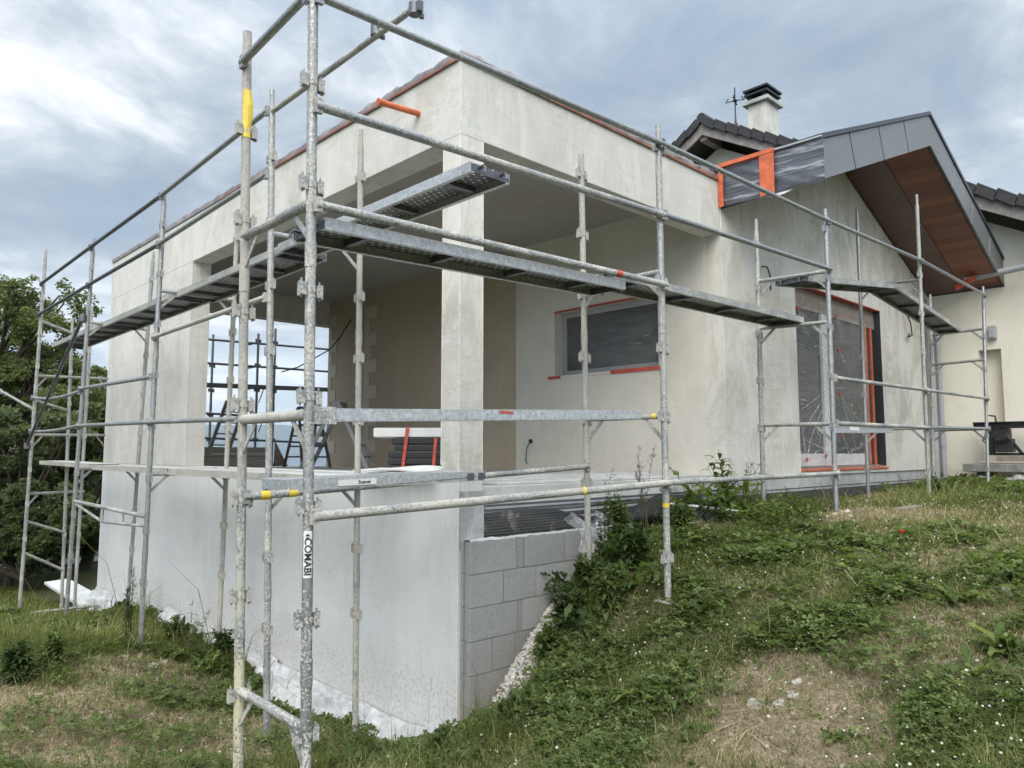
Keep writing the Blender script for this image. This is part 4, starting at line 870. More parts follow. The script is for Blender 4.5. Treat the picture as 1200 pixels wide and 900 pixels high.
m = MB(); q = Vector((a.x+.6*(b2.x-a.x)-.35, y-.0085, a.z+.6*(b2.z-a.z)+.005)); m.box((q.x, q.y-.002, q.z-.007), (q.x+.10, q.y+.002, q.z+.007)); m.build('red_sticker', M['red'], T)
a = pv(979, 497.5, RO-.03); b2 = pv(1046, 498.5, RO-.03); o = board('toe_board', 'short alloy board with a sticker lying on the rail in front of the sliding door', a, b2, (0, 1, 0), .05, .085, M['alu'], 'toe board')
m = MB(); q = a.lerp(b2, .3)+Vector((0, -.002, -.035)); m.box((q.x-.12, q.y-.002, q.z-.022), (q.x+.12, q.y+.002, q.z+.022)); m.build('sticker', M['white'], o)
# fallen plank at the left
a = pv(95, 712, 8.75); b2 = pv(128, 706, 8.75); far = pd(52, 682, 14.2); wdv = (b2-a)
p0 = gz(far.x, far.y)
T = board('white_plank', 'wide white plank leaning from the lawn on to the bottom rail of the scaffold', far, Vector((a.x, a.y, a.z+.03)), wdv, .40, .05, M['floor'])
# ------------------------------------------------------------------ things on the porch floor
ZP = ZF+.03
a = pz(458, 553, -.235); b2 = pz(530, 553, -.235); b2.y = a.y; T = thing('strapped_pack', 'black plastic-wrapped pack held by red straps under pale foam slabs on the porch floor', 'pack', (a.x+.5, a.y, -.24))
sc_ = (a-CAM).dot(FWD)/FPX; hh = 40*sc_; ww = 80*sc_
random.seed(8); m = MB(); dv = Vector((RGT.x, RGT.y, 0)); bk = Vector((FWD.x, FWD.y, 0)).normalized(); n = 5
for k in range(n):
    j = random.uniform(-.04, .04); c = a+dv*(ww/2+j)+bk*.3+Vector((0, 0, hh*(k+.5)/n)); m.obox(c, dv*(ww/2+random.uniform(0, .02)), bk*(.3), (0, 0, hh/n/2-.004))
m.build('pack', M['black'], T, bevel=.012)
for t, l in ((.17, .1), (.62, .05)): m = MB(); c = a+dv*(ww*t)-bk*.02; m.bar(c, c+dv*l*.6+Vector((0, 0, hh+.13 if t < .3 else hh)), .04, .008, up=bk); m.build('strap', M['red'], T)
m = MB(); c = a+dv*(ww/2-.10)+bk*.3+Vector((0, 0, hh+.062)); m.obox(c, dv*(ww/2+.12), bk*.3, (0, 0, .058)); o = m.build('foam_slab', M['white'], None, bevel=.02, origin=c); tag(o, 'pale foam slabs lying on top of the black strapped pack', 'foam slab')
# planks stacked by the far jamb
a = pv(270, 545, 8.3); b2 = pv(312, 545, 8.3); m = MB(); random.seed(6)
for k in range(3): m.box((a.x-.5, 8.2+.03*k, ZF+.004+.12*k), (b2.x+.03*k, 8.65, ZF+.118+.12*k))
o = m.build('board_stack', M['plank'], None, bevel=.006, origin=(a.x, 8.4, ZF)); tag(o, 'low stack of thick grey boards on the porch floor against the pale view', 'boards')
m = MB(); a = pv(322, 545, 8.2); m.prism([(a.x, 8.2, ZF+.02), (a.x+.26, 8.2, ZF+.02), (a.x+.16, 8.2, ZF+.18), (a.x+.01, 8.2, ZF+.45)], (0, .05, 0)); o = m.build('timber_offcut', M['rust'], None, origin=(a.x, 8.2, ZF)); tag(o, 'brown timber offcut standing by the stack of grey boards', 'offcut')
# step ladders
def stepladder(name, label, c, w, h, spread, yaw, mat):
    T = thing(name, label, 'ladder', c); T.rotation_euler = (0, 0, yaw); ORG[T.name] = Vector((0, 0, 0))
    for s, nm in ((-1, 'front_ladder'), (1, 'rear_ladder')):
        m = MB()
        for q in (-1, 1): m.bar((s*spread/2, q*w/2, 0), (s*.03, q*w*.36, h), .065, .03, up=(0, 1, 0))
        k = 1; nr = 5
        while k <= nr: t = k/(nr+.6); m.bar((s*(spread/2*(1-t)+.03*t), -w/2*(1-.28*t), h*t), (s*(spread/2*(1-t)+.03*t), w/2*(1-.28*t), h*t), .05, .03); k += 1
        m.build(nm, mat, T)
    m = MB(); m.box((-.07, -w*.36, h-.01), (.07, w*.36, h+.03)); m.build('top_step', mat, T)
    return T
p = pz(358, 541, ZF); p = pv(350, 541, 8.0); 
stepladder('stepladder', 'dark stepladder standing open in the far porch opening against the lake', (p.x, 7.7, ZF), .5, 1.05, .95, YAW+R(35), M['galv_dark'])
p = pv(392, 541, 7.2); stepladder('stepladder', 'grey stepladder beside the toothed edge of the brown wall', (p.x-.1, 6.9, ZF), .5, 1.1, 1.15, YAW-R(95), M['galv'])
p0 = pv(238, 541, 8.35); p1 = pv(266, 470, 8.75); m = MB(); dd = Vector((.34, .0, 0)) 
for o_ in (Vector((0, 0, 0)), dd): m.bar(Vector((p0.x, p0.y, ZF))+o_, p1+o_, .06, .028, up=(0, 1, 0))
A0 = Vector((p0.x, p0.y, ZF)); 
for k in range(1, 6): q = A0.lerp(p1, k/6); m.tube(q, q+dd, .014, 6)
o = m.build('leaning_ladder', M['galv'], None, origin=A0); tag(o, 'ladder leaning in the far porch opening beside the jamb, near the grey boards', 'ladder')
# thin loose boards on the sill
a = pu(425, 579, -.10); b2 = pu(520, 577, -.10)
m = MB(); m.grid(lambda s, t: (-.16+.30*t, .25+1.0*s, -.17+.035*t+.015*math.sin(5*s)+.02*s*(1-t)), 14, 6); o = m.build('foam_sheet', M['white'], None, origin=(0, .6, -.15)); tag(o, 'thin white sheet drooping over the porch sill beside the column', 'sheet'); sd = o.modifiers.new('thick', 'SOLIDIFY'); sd.thickness = .012
# ------------------------------------------------------------------ terrace at the right
UT = 10.35
def tpt(x, y): return pu(x, y, UT)
a = tpt(1128, 546); z0 = gz(UT, a.y)
m = MB(); m.box((UT, -3.4, -.32), (UT+.75, a.y, -.19)); m.box((UT+.05, -3.4, -.56), (UT+.72, -3.2, -.322)); m.box((UT+.3, a.y-.35, -.75), (UT+.6, a.y-.12, -.322)); m.box((UT+.3, -2.2, -.75), (UT+.6, -2.0, -.322)); o = m.build('terrace_slab', M['slab'], None, bevel=.012, origin=(UT, -2, -.6)); tag(o, 'rough concrete terrace slab raised on blocks in front of the old wall', 'slab')
m = MB(); m.box((UT+.08, -3.3, -.187), (UT+.26, a.y-.25, -.15)); o = m.build('timber_plank', M['plank'], None, bevel=.004, origin=(UT, -2, -.18)); tag(o, 'pale plank lying on the concrete terrace slab at the front', 'plank')
m = MB(); m.box((UT+.32, -3.3, -.187), (UT+.62, a.y-.42, -.05)); o = m.build('timber_beam', M['rust'], None, bevel=.006, origin=(UT, -2, -.18)); tag(o, 'dark timber beam lying on the concrete terrace slab behind the pale plank', 'beam')
p = tpt(1132, 483); T = thing('tile_saw', 'black saw bench with a long black rail on the terrace slab', 'saw', (UT+.4, p.y-.3, -.05))
m = MB(); m.box((UT+.36, -3.3, .43), (UT+.50, p.y, .48)); m.box((UT+.33, -3.3, .48), (UT+.53, p.y, .505)); m.box((UT+.33, -3.3, .395), (UT+.53, p.y, .43)); m.build('rail', M['steel_black'], T, bevel=.006)
q = p.y-.22; m = MB(); m.box((UT+.34, q-.06, -.05), (UT+.48, q+.04, .395)); m.bar((UT+.4, q-.18, .39), (UT+.4, q-.46, -.04), .05, .05); m.bar((UT+.4, q-.02, -.03), (UT+.4, q-.5, -.03), .05, .04); m.build('stand', M['steel_black'], T, bevel=.005)
m = MB(); m.path([(UT+.4, q+.03, .50), (UT+.4, q+.02, .62), (UT+.4, q-.10, .60), (UT+.4, q-.11, .50)], .016, 8); m.build('handle', M['steel_black'], T, smooth=True)
m = MB(); m.box((UT+.33, q-.34, .0), (UT+.53, q-.08, .22)); m.box((UT+.35, q-.30, .225), (UT+.51, q-.02, .39)); m.tube((UT+.31, q-.12, .20), (UT+.31, q-.30, .26), .07, 12); m.path([(UT+.4, q+.02, .38), (UT+.4, q+.1, .2), (UT+.4, q-.05, .02)], .012, 6); m.build('motor', M['black'], T, smooth=True, bevel=.01)
def rumple(name, label, cat, c, ax, ay, h, mat, seed=0, n=26, thick=.02, amp=.5, und=0.):
    c = Vector(c); ax = Vector(ax); ay = Vector(ay); m = MB(); rs = seed*3.7
    def f(a, b):
        s = 2*a-1; t = 2*b-1; e = max(0, 1-max(abs(s), abs(t))**3); x = c+ax*(s*(1+.12*math.sin(5*t+rs)))+ay*(t*(1+.12*math.sin(4*s+rs)))
        f1 = .5+.5*math.sin(6*s+4*t+rs+2*math.sin(3*t+rs)); f2 = .5+.5*math.sin(13*s-7*t+rs*2); g = gz(x.x, x.y)
        return (x.x, x.y, max(g, x.z-99)+.012+h*(e**.6)*(1-amp+amp*(.6*f1+.4*f2))-und)
    m.grid(f, n, n); o = m.build(name, mat, None, smooth=True, origin=(c.x, c.y, gz(c.x, c.y))); tag(o, label, cat); sd = o.modifiers.new('thick', 'SOLIDIFY'); sd.thickness = thick; return o
p = onground(1140, 580); rumple('plastic_sheet', 'rumpled grey plastic sheet on the grass below the left end of the terrace slab', 'sheet', (9.95, -.98, 0), (0, .26, 0), (.24, 0, 0), .14, M['sheet_grey'], 1)
rumple('plastic_sheet', 'rumpled grey plastic sheet on the grass reaching to the right edge below the terrace slab', 'sheet', (9.9, -1.75, 0), (0, .42, 0), (.26, 0, 0), .16, M['sheet_grey'], 2)
m = MB(); p0 = onground(1062, 598); m.obox(p0+Vector((.3, 0, .008)), (.55, .03, 0), (0, .05, 0), (0, 0, .03)); o = m.build('timber_plank', M['rust'], None, bevel=.005, origin=p0); tag(o, 'short old plank in the grass at the foot of the gable wall', 'plank')
# plastic on the block wall and rubble
m = MB(); a = Vector((1.20, -.125, -.70))
def scrap(s, t):
    x = 1.10+.62*s+.05*math.sin(9*t); z = -.60-.62*t*(1-.45*s)+.06*math.sin(11*s+3*t)+.02*math.sin(31*s); y = -.15-.10*math.sin(3*t)-.07*(.5+.5*math.sin(15*s+5*t))-.04*math.sin(23*s-8*t)
    if t < .12: y += .10; z += .03
    return (x, y, z)
m.grid(scrap, 40, 26); o = m.build('plastic_scrap', m_film('crumpled_clear_plastic', .95, (.82,.83,.84), .18, (3,3,3), .22), None, smooth=True, origin=a); tag(o, 'crumpled clear plastic hanging over the right end of the block wall round a pole', 'plastic')
def lump(m, c, r, rn):
    pts = []; V = []; F = []; nlat, nlon = 5, 8; ph = [rn.uniform(0, 6) for _ in range(6)]; e = (rn.uniform(.8, 1.3), rn.uniform(.7, 1.1), rn.uniform(.45, .75))
    for i in range(nlat+1):
        for j in range(nlon):
            t = math.pi*i/nlat; p = 2*math.pi*j/nlon; d = Vector((math.sin(t)*math.cos(p), math.sin(t)*math.sin(p), math.cos(t)))
            k = r*(1+.22*math.sin(3*d.x+ph[0])*math.sin(4*d.y+ph[1])+.16*math.sin(6*d.z+ph[2]+3*d.x)); V.append(Vector(c)+Vector((d.x*k*e[0], d.y*k*e[1], d.z*k*e[2])))
    for i in range(nlat):
        for j in range(nlon): F.append((i*nlon+j, (i+1)*nlon+j, (i+1)*nlon+(j+1) % nlon, i*nlon+(j+1) % nlon))
    m.add(V, F)
rn = random.Random(5)
ST_ = [(884, 826, .075, 'pale stone lying in the bare patch, nearest of the loose stones'), (935, 800, .06, 'pale stone at the top of the bare patch in the slope'), (928, 815, .07, 'pale stone in the middle of the bare patch beside a smaller one'), (914, 826, .055, 'flat greyish stone beside the nearest pale stone'),
       (181, 781, .09, 'flat white stone on the bare soil left of the yellow-crusted pole'), (193, 776, .05, 'small stone beside the flat white stone on bare soil'), (145, 770, .07, 'stone half hidden in dry grass below the scaffold foot at the left'), (1178, 692, .07, 'pale stone on the dry soil at the right edge'), (165, 735, .06, 'pale stone near the foot of the scaffold pole by the sheet'), (45, 636+180, .06, 'small pale stone in the dry soil at the left edge')]
for x, y, r, lb in ST_:
    p = onground(x, y); r *= .62; m = MB(); lump(m, p+Vector((0, 0, r*.05)), r, rn); o = m.build('stone', M['stone'], None, smooth=False, origin=p); tag(o, lb, 'stone', 'loose stones on the slope')
m = MB()
for k in range(2200):                                     # white mortar rubble spilt down beside the block wall
    t = rn.random(); x = .08+1.35*t**.9; y = -.15-abs(rn.gauss(0, .27))*(1.15-.5*t); p = Vector((x, y, gz(x, y))); lump(m, p, rn.uniform(.005, .022), rn)
for k in range(120):
    p = onground(rn.uniform(800, 1000), rn.uniform(594, 610)); lump(m, p, rn.uniform(.008, .032), rn)
for k in range(60):
    p = onground(rn.uniform(735, 830), rn.uniform(612, 632)); lump(m, p, rn.uniform(.012, .04), rn)
o = m.build('rubble', m_flat('mortar_rubble', (.46,.435,.385), .95, 0, .6, 9, .8), None, smooth=False, origin=(1, -.4, -1)); tag(o, kind='stuff')
# protective sheet along the foot of the blank wall
random.seed(9)
def apron(v0, v1, top, name, label, seed, wd=.40):
    m = MB(); n = int((v1-v0)*26)
    def f(a, b):
        v = v0+(v1-v0)*a; zt = top(v); k = math.sin(2.3*v+seed)*.5+math.sin(5.1*v+2*seed)*.3+math.sin(13*v+seed)*.12; w = wd*(1+.25*math.sin(3.1*v+seed)+.12*math.sin(9.7*v)); g0 = gz(-.03, v)
        x = -.012-w*b**1.25; gg = gz(x, v)+.012; e = math.sin(math.pi*min(1, b*1.02))
        fold = .030*math.sin(15*b+2.2*k+1.2*math.sin(4*v))+.018*math.sin(31*b-3*k+2.5*math.sin(2.7*v+seed))+.012*math.sin(37*v+9*b)*math.sin(5*b)
        return (x+.02*math.sin(11*b+3*k)*e, v+.04*e*math.sin(6*b+5*v+seed), max(gg, zt*(1-b)**1.5+gg*(1-(1-b)**1.5)+e*(.06+.06*max(0, k)+1.15*fold)))
    m.grid(f, n, 34); o = m.build(name, M['sheet'], None, smooth=True, origin=(-.2, (v0+v1)/2, -2)); tag(o, label, 'sheet'); sd = o.modifiers.new('thick', 'SOLIDIFY'); sd.thickness = .005; return o
apron(-.02, 2.75, lambda v: -2.17+.02*v+.10*math.exp(-((v-.05)/.3)**2), 'ground_sheet', 'crumpled white sheet along the wall foot, nearest stretch behind the near scaffold poles', 0)
apron(2.8, 5.6, lambda v: -2.11, 'ground_sheet', 'white sheet along the wall foot behind the nettles and tall weeds', 2, .3)
apron(7.6, 9.1, lambda v: -2.16, 'ground_sheet', 'bulging white sheet along the wall foot at the far end of the building', 4, .3)

# ------------------------------------------------------------------ plants
class LB:                                                 # leaves and blades with a tint per vertex
    def __init__(s): s.V = []; s.F = []; s.T = []
    def leaf(s, base, az, L, w, el0, droop, tint, n=5, fold=.25, prof=None, wave=0.):
        base = Vector(base); d = Vector((math.cos(az), math.sin(az), 0)); sd = Vector((-d.y, d.x, 0)); p = base.copy(); el = el0; b = len(s.V)
        for i in range(n+1):
            t = i/n; ww = w*(prof(t) if prof else math.sin(math.pi*min(1, .08+.92*t))**.8*(1-.25*t)); up = Vector((-d.x*math.sin(el), -d.y*math.sin(el), math.cos(el)))
            wv = wave*math.sin(t*17+tint*20)
            s.V += [tuple(p+sd*ww+up*(ww*fold+wv)), tuple(p), tuple(p-sd*ww+up*(ww*fold-wv))]; s.T += [min(1, tint+.06), min(1, tint+.18), min(1, tint+.06)]
            p = p+(d*math.cos(el)+Vector((0, 0, math.sin(el))))*(L/n); el -= droop/n
        for i in range(n): a = b+3*i; s.F += [(a, a+1, a+4, a+3), (a+1, a+2, a+5, a+4)]
    def stem(s, pts, r, tint=.4):
        pts = [Vector(p) for p in pts]; b = len(s.V); n = 4
        for i, p in enumerate(pts):
            rr = r*(1-.7*i/(len(pts)-1))
            for k in range(n): s.V.append(tuple(p+Vector((math.cos(k*1.571), math.sin(k*1.571), 0))*rr)); s.T.append(tint)
        for i in range(len(pts)-1):
            for k in range(n): s.F.append((b+i*n+k, b+i*n+(k+1) % n, b+(i+1)*n+(k+1) % n, b+(i+1)*n+k))
    def build(s, name, mat, parent=None, origin=(0, 0, 0)):
        org = ORG[parent.name] if parent is not None else Vector(origin)
        o = mesh_np(name, np.array(s.V)-np.array(org), np.array(s.F), [mat], {'tint': np.clip(np.array(s.T), 0, 1)}, smooth=True); ORG[o.name] = org
        if parent is not None: o.parent = parent
        else: o.location = org
        return o
def rosette(name, label, px, py, n, L, w, mat='dock', seed=0, el=(.3, 1.2), droop=1.3, hh=0, cat='weed', group=None, wave=.006, spread=.06):
    p = onground(px, py); r = random.Random(seed+px); lb = LB()
    n = int(n*1.7); w *= .74; L *= .80; wave = wave*1.5+.004
    for i in range(n):
        az = 2*math.pi*(i+r.random()*.8)/n*2.4; l = L*r.uniform(.35, 1.15); b = p+Vector((r.uniform(-1, 1)*spread, r.uniform(-1, 1)*spread, -.005+hh*r.random()))
        lb.leaf(b, az, l, w*r.uniform(.7, 1.15), r.uniform(*el), droop*r.uniform(.4, 1.7), r.uniform(.0, .95)**1.3, 7, r.uniform(.1, .5), lambda t: max(.06, math.sin(math.pi*min(1, max(0, (t-.12)/.88)))**.75*(1-.3*t)) if t > .12 else .10, wave)
    o = lb.build(name, M[mat], None, p); return tag(o, label, cat, group)
def stalks(name, label, px, py, n, H, mat='dry', seed=0, leaves=0, lean=.15, leafmat='dock', seeds=10, lL=.08, lw=.014, cat='weed', sr=.004, topz=None):
    p = onground(px, py); r = random.Random(seed+px); T = thing(name, label, cat, p); lb = LB(); lf = LB()
    for i in range(n):
        az = r.uniform(0, 6.28); h = H*r.uniform(.6, 1.05); ln = lean*r.uniform(.3, 1.2); b = p+Vector((r.uniform(-.06, .06), r.uniform(-.06, .06), -.01))
        pts = [b+Vector((math.cos(az)*ln*h*t*t, math.sin(az)*ln*h*t*t, h*t)) for t in (0, .2, .4, .6, .8, 1)]
        lb.stem(pts, sr, r.uniform(.1, .6))
        for k in range(seeds):
            t = r.uniform(.35, 1); j = min(4, int(t*5)); q = pts[j].lerp(pts[j+1], t*5-j); a2 = r.uniform(0, 6.28); l = H*.16*r.uniform(.3, 1)*(1.25-t)
            e = q+Vector((math.cos(a2)*l*.7, math.sin(a2)*l*.7, l)); lb.stem([q, (q+e)/2+Vector((0, 0, -.004)), e], sr*.45, r.uniform(.1, .5))
            for z in range(3): lb.leaf(e+Vector((0, 0, -.012*z)), r.uniform(0, 6.28), .02, .005, r.uniform(-.2, 1), .3, r.uniform(.1, .8), 2)
        for k in range(leaves):
            t = r.uniform(.05, .95); j = min(4, int(t*5)); q = pts[j].lerp(pts[j+1], t*5-j); lf.leaf(q, r.uniform(0, 6.28), lL*(1.25-.7*t)*r.uniform(.7, 1.2), lw*(1.2-.5*t), r.uniform(.1, .9), r.uniform(.6, 1.6), r.uniform(.1, .8), 4, .25, None, .003)
    lb.build('stem', M[mat], T)
    if leaves: lf.build('foliage', M[leafmat], T)
    return T
rosette('dock_plant', 'leafy dock with broad crinkled leaves on the slope near the right edge, the upper one', 1120, 706, 20, .30, .045, 'dock', 1)
rosette('dock_plant', 'large dark dock plant at the right edge of the slope, below the upper dock', 1178, 765, 26, .26, .05, 'dock', 2)
rosette('dock_plant', 'small yellow-green leafy plant beside the large dark dock', 1146, 792, 9, .20, .032, 'dock', 3, (.5, 1.3), .9)
rosette('dock_plant', 'leafy plant with narrow arching leaves low on the slope in front of the block wall', 775, 830, 16, .36, .034, 'dock', 4, (.6, 1.3), 1.5)
rosette('dock_plant', 'bright upright dock leaves in the dark growth beside the block wall', 742, 690, 10, .30, .04, 'dock', 5, (.7, 1.35), .9)
rosette('dock_plant', 'dark leafy weed against the block wall at mid slope', 690, 735, 18, .24, .045, 'dock_dark', 6, hh=.08, spread=.15)
rosette('dock_plant', 'dark leafy weed where the block wall meets the upper turf', 716, 665, 22, .30, .05, 'dock_dark', 7, hh=.15, spread=.16)
rosette('dock_plant', 'leafy weed low against the block wall by the white rubble', 672, 752, 14, .20, .04, 'dock_dark', 8, spread=.10)
rosette('dock_plant', 'pale leaf rosette just right of the base plate of the second pole', 835, 735, 9, .16, .03, 'dock', 9)
rosette('dock_plant', 'single low leafy plant in the middle of the slope', 960, 760, 8, .17, .028, 'dock', 10)
rosette('dock_plant', 'low leafy plant in the clover at the bottom right', 985, 865, 10, .14, .03, 'dock', 11)
rosette('dock_plant', 'low bright rosette near the bottom of the slope below the stones', 822, 858, 7, .14, .026, 'dock', 12)
rosette('dock_plant', 'leaf rosette among the poppies, just under the red poppy', 1062, 655, 9, .16, .03, 'dock', 13)
rosette('dock_plant', 'leafy patch in the turf right of the middle of the slope', 1000, 668, 13, .20, .035, 'dock', 14, spread=.2)
for i, (x, y, n, L, w, lb) in enumerate([(398, 903, 10, .15, .04, 'broad leaves at the bottom edge below the near pole'), (435, 900, 10, .15, .04, 'broad dark leaves growing in front of the white sheet, left of the pole foot'), (476, 902, 10, .14, .04, 'broad leaves at the end of the white sheet near the bottom edge'), (522, 888, 14, .17, .045, 'leafy weed at the foot of the plastered corner'),
                                         (560, 866, 14, .17, .035, 'leafy weed at the foot of the lowest blocks'), (372, 890, 9, .15, .035, 'leafy weed between the two near poles at the bottom'), (228, 760, 14, .24, .05, 'dark nettle leaves by the wall sheet left of the near poles'), (212, 745, 14, .26, .05, 'dark leafy weed at the foot of the outer pole, further back'), (240, 790, 12, .22, .04, 'leafy weed in front of the folded sheet end')]):
    rosette('leafy_weed', lb, x, y, n, L, w, 'dock_dark' if i % 2 else 'dock', 30+i, (.5, 1.35), 1.1, hh=.08, spread=.07)
for i, (x, y, n, L, w, mt, lb) in enumerate([(660, 700, 16, .22, .045, 'dock_dark', 'dark leaves pressed against the blocks above the white rubble'), (735, 655, 18, .24, .05, 'dock_dark', 'dark leafy weed left of the second pole, just below the crumpled plastic'), (765, 690, 14, .20, .04, 'dock', 'leafy weed just left of the base plate of the second pole'), (700, 690, 16, .26, .05, 'dock_dark', 'dark leafy weed at the foot of the inner pole by the block wall'),
                                         (648, 812, 14, .16, .035, 'dock', 'small leafy weed at the foot of the slope beside the blocks'), (800, 650, 14, .18, .035, 'dock', 'leafy weed right of the second pole in the clover'), (600, 850, 12, .16, .035, 'dock_dark', 'dark leafy weed at the bottom of the slope near the wall corner')]):
    rosette('leafy_weed', lb, x, y, n, L, w, mt, 60+i, (.3, 1.3), 1.2, hh=.16, spread=.11)
rosette('thistle', 'broad pale-leaved thistle spreading behind the long low rail', 835, 583, 26, .46, .044, 'dock', 71, (.6, 1.45), 1.0, hh=.22, spread=.34, cat='thistle', wave=.016)
# tall weeds near the porch
for i, (x, y, n, H, lb) in enumerate([(672, 668, 7, .42, 'bushy dark nettles at the right end of the block wall, nearest the inner pole'), (700, 650, 9, .5, 'bushy dark nettles between the crumpled plastic and the second pole'), (728, 640, 8, .5, 'bushy weeds in front of the pale rubble, just left of the second pole'), (745, 668, 7, .4, 'bushy weeds below the pale rubble, at the second pole'),
                                      (690, 700, 7, .36, 'bushy weeds on the steep bank right of the inner pole foot'), (715, 715, 7, .34, 'bushy weeds halfway down the bank beside the blocks'), (668, 735, 6, .3, 'bushy weeds low on the bank against the third course of blocks'), (640, 775, 6, .26, 'bushy weeds beside the pale spoil, low on the bank'), (795, 628, 7, .32, 'bushy weeds right of the second pole above the clover'),
                                      (262, 772, 7, .30, 'bushy nettles by the sheet just left of the yellow-crusted pole'), (205, 758, 7, .34, 'bushy nettles beside the foot of the outer scaffold pole'), (60, 785, 8, .34, 'bushy pale weed in the long grass at the far bottom left'), (20, 800, 8, .36, 'bushy pale weed at the very left edge of the soil patch')]):
    stalks('nettle', lb, x, y, n+3, H, 'dock_dark', 80+i, 46, .28, 'dock' if i % 3 else 'dock_dark', 2, .10, .017)
T = stalks('thistle', 'tall bushy thistle with pale jagged leaves behind the loose membrane strip', 850, 584, 7, .66, 'dock_dark', 1, 16, .34, 'dock', 6, .20, .030)
rosette('fern_clump', 'low dense clump of ferny leaves in front of the gable wall foot', 905, 612, 70, .40, .026, 'dock', 21, (.4, 1.3), 1.2, hh=.05, spread=.32)
rosette('fern_clump', 'dark low clump of leaves under the thistle and the membrane strip', 822, 600, 50, .34, .034, 'dock_dark', 22, (.3, 1.2), 1.2, hh=.12, spread=.30)
stalks('dried_weed', 'dry brown branching stalks standing beside the second pole', 758, 628, 5, .85, 'dry', 2, 0, .22, 'dock', 26)
stalks('dried_weed', 'thin dark spiky weed rising in front of the block wall end', 712, 655, 4, .78, 'dock_dark', 3, 26, .18, 'dock_dark', 10, .09, .012)
stalks('dried_weed', 'slender thistle stalk with drooping heads left of the gable wall pole', 875, 590, 4, .62, 'dry', 4, 10, .4, 'dock_dark', 8, .12, .02)
stalks('fleabane', 'narrow conical green weed at the foot of the sliding door', 924, 602, 2, .36, 'dock', 5, 60, .05, 'dock', 0, .07, .008)
stalks('fleabane', 'small green weed beside the pole in front of the gable wall', 893, 604, 2, .28, 'dock', 6, 40, .05, 'dock', 0, .06, .008)
stalks('dried_weed', 'tall dark dried sorrel stalk in the long grass at the left', 147, 755, 3, .72, 'dock_dark', 7, 12, .12, 'dry', 34, .08, .012, sr=.006)
stalks('dried_weed', 'thin grey stalks against the white wall left of the near poles', 222, 775, 4, .55, 'dry', 8, 6, .3, 'dock_dark', 10)
stalks('shrubby_weed', 'bushy dark weed in the corner by the grey downpipe', 1103, 586, 9, .34, 'dock_dark', 9, 16, .4, 'dock_dark', 3, .09, .018)
stalks('houseplant', 'small twisting plant in front of the downpipes beside the terrace slab', 1132, 555, 3, .55, 'dock_dark', 10, 9, .35, 'dock_dark', 0, .11, .03)
for i, (x, y) in enumerate([(1058, 642)]):
    p = onground(x, y+8); T = thing('poppy', 'small red poppy in the turf at the upper right of the slope', 'flower', p); lb = LB(); h = .16-.03*i; lb.stem([p, p+Vector((.01, 0, h*.5)), p+Vector((.0, 0, h))], .003); lb.build('stem', M['dock'], T)
    m = MB(); 
    for k in range(5): a = k*1.256; c = p+Vector((0, 0, h)); d = Vector((math.cos(a), math.sin(a), 0)); s2 = Vector((-d.y, d.x, 0)); m.add([c, c+d*.015+s2*.014+Vector((0, 0, .020)), c+d*.022+Vector((0, 0, .034)), c+d*.015-s2*.014+Vector((0, 0, .020))], [(0, 1, 2, 3)])
    m.build('petals', M['poppy'], T, smooth=True)
# ------------------------------------------------------------------ ground cover (grass, straw, clover) where one can see it from here or a few steps aside
def in_view(P, mg=.40):
    d = P-np.array(CAM); zc = d@np.array(FWD); x = d@np.array(RGT)/np.maximum(zc, .01)*FPX; y = d@np.array(UP)/np.maximum(zc, .01)*FPX
    return (zc > 1.2) & (np.abs(x) < 600*(1+mg)) & (np.abs(y) < 450*(1+mg)), zc
def scatter(n, area, seed, dens, near=4.2, power=1.5):
    r = np.random.default_rng(seed); x = r.uniform(area[0], area[1], n); y = r.uniform(area[2], area[3], n); z = ground(x, y); P = np.c_[x, y, z]
    ok, zc = in_view(P); ok &= r.random(n) < np.clip((near/np.maximum(zc, .1))**power, 0, 1)
    ok &= ~((x > -.02) & (x < 1.35) & (y > -.22-(.75-.35*np.clip(x, 0, 1.2))*fbm(x, y, 4.5, 140)**1.3*(.6+.6*r.random(n))))
    ok &= ~((x > -.02) & (y > -.13)) & ~((x > -.3) & (y > 0.02) & (y < 9.2))
    P = P[ok]; zc = zc[ok]; k = r.random(len(P)) < dens(P[:,0], P[:,1])
    return P[k], zc[k], r
def blades(name, P, zc, r, h, hs, w, lean, mat, tint, tall=None):
    n = len(P); H = h*np.exp(r.normal(0, hs, n))
    if tall is not None: H = H*(1+tall(P[:,0], P[:,1]))
    W = w*np.clip(zc/4.2, .9, 3.2)*r.uniform(.7, 1.3, n); az = r.uniform(0, 2*np.pi, n); ln = lean*r.uniform(.15, 1.3, n); fz = r.uniform(0, 2*np.pi, n)
    d = np.c_[np.cos(az), np.sin(az), np.zeros(n)]; s = np.c_[np.cos(fz), np.sin(fz), np.zeros(n)]; up = np.array([0, 0, 1.])
    k = np.sqrt(1/(1+ln**2)); q = lambda t, c: P+d*(H*k*ln*t*t)[:,None]+up*(H*k*(t-.35*ln*t*t*c))[:,None]
    b = P-up*.01; V = np.stack([b-s*W[:,None], b+s*W[:,None], q(.55, 1)+s*(W*.8)[:,None], q(.55, 1)-s*(W*.8)[:,None], q(1., 1)], 1).reshape(-1, 3)
    i = np.arange(n)*5; F = np.concatenate([np.c_[i, i+1, i+2], np.c_[i, i+2, i+3], np.c_[i+3, i+2, i+4]])
    t = tint(P[:,0], P[:,1])+r.normal(0, .20, n); T = np.repeat(t, 5)+np.tile([-.12, -.12, .03, .03, .12], n)
    o = mesh_np(name, V, F, [mat], {'tint': np.clip(T, 0, 1)}, smooth=False); return tag(o, kind='stuff')
NEAR = (-6.2, 13, -5.8, 8.6)
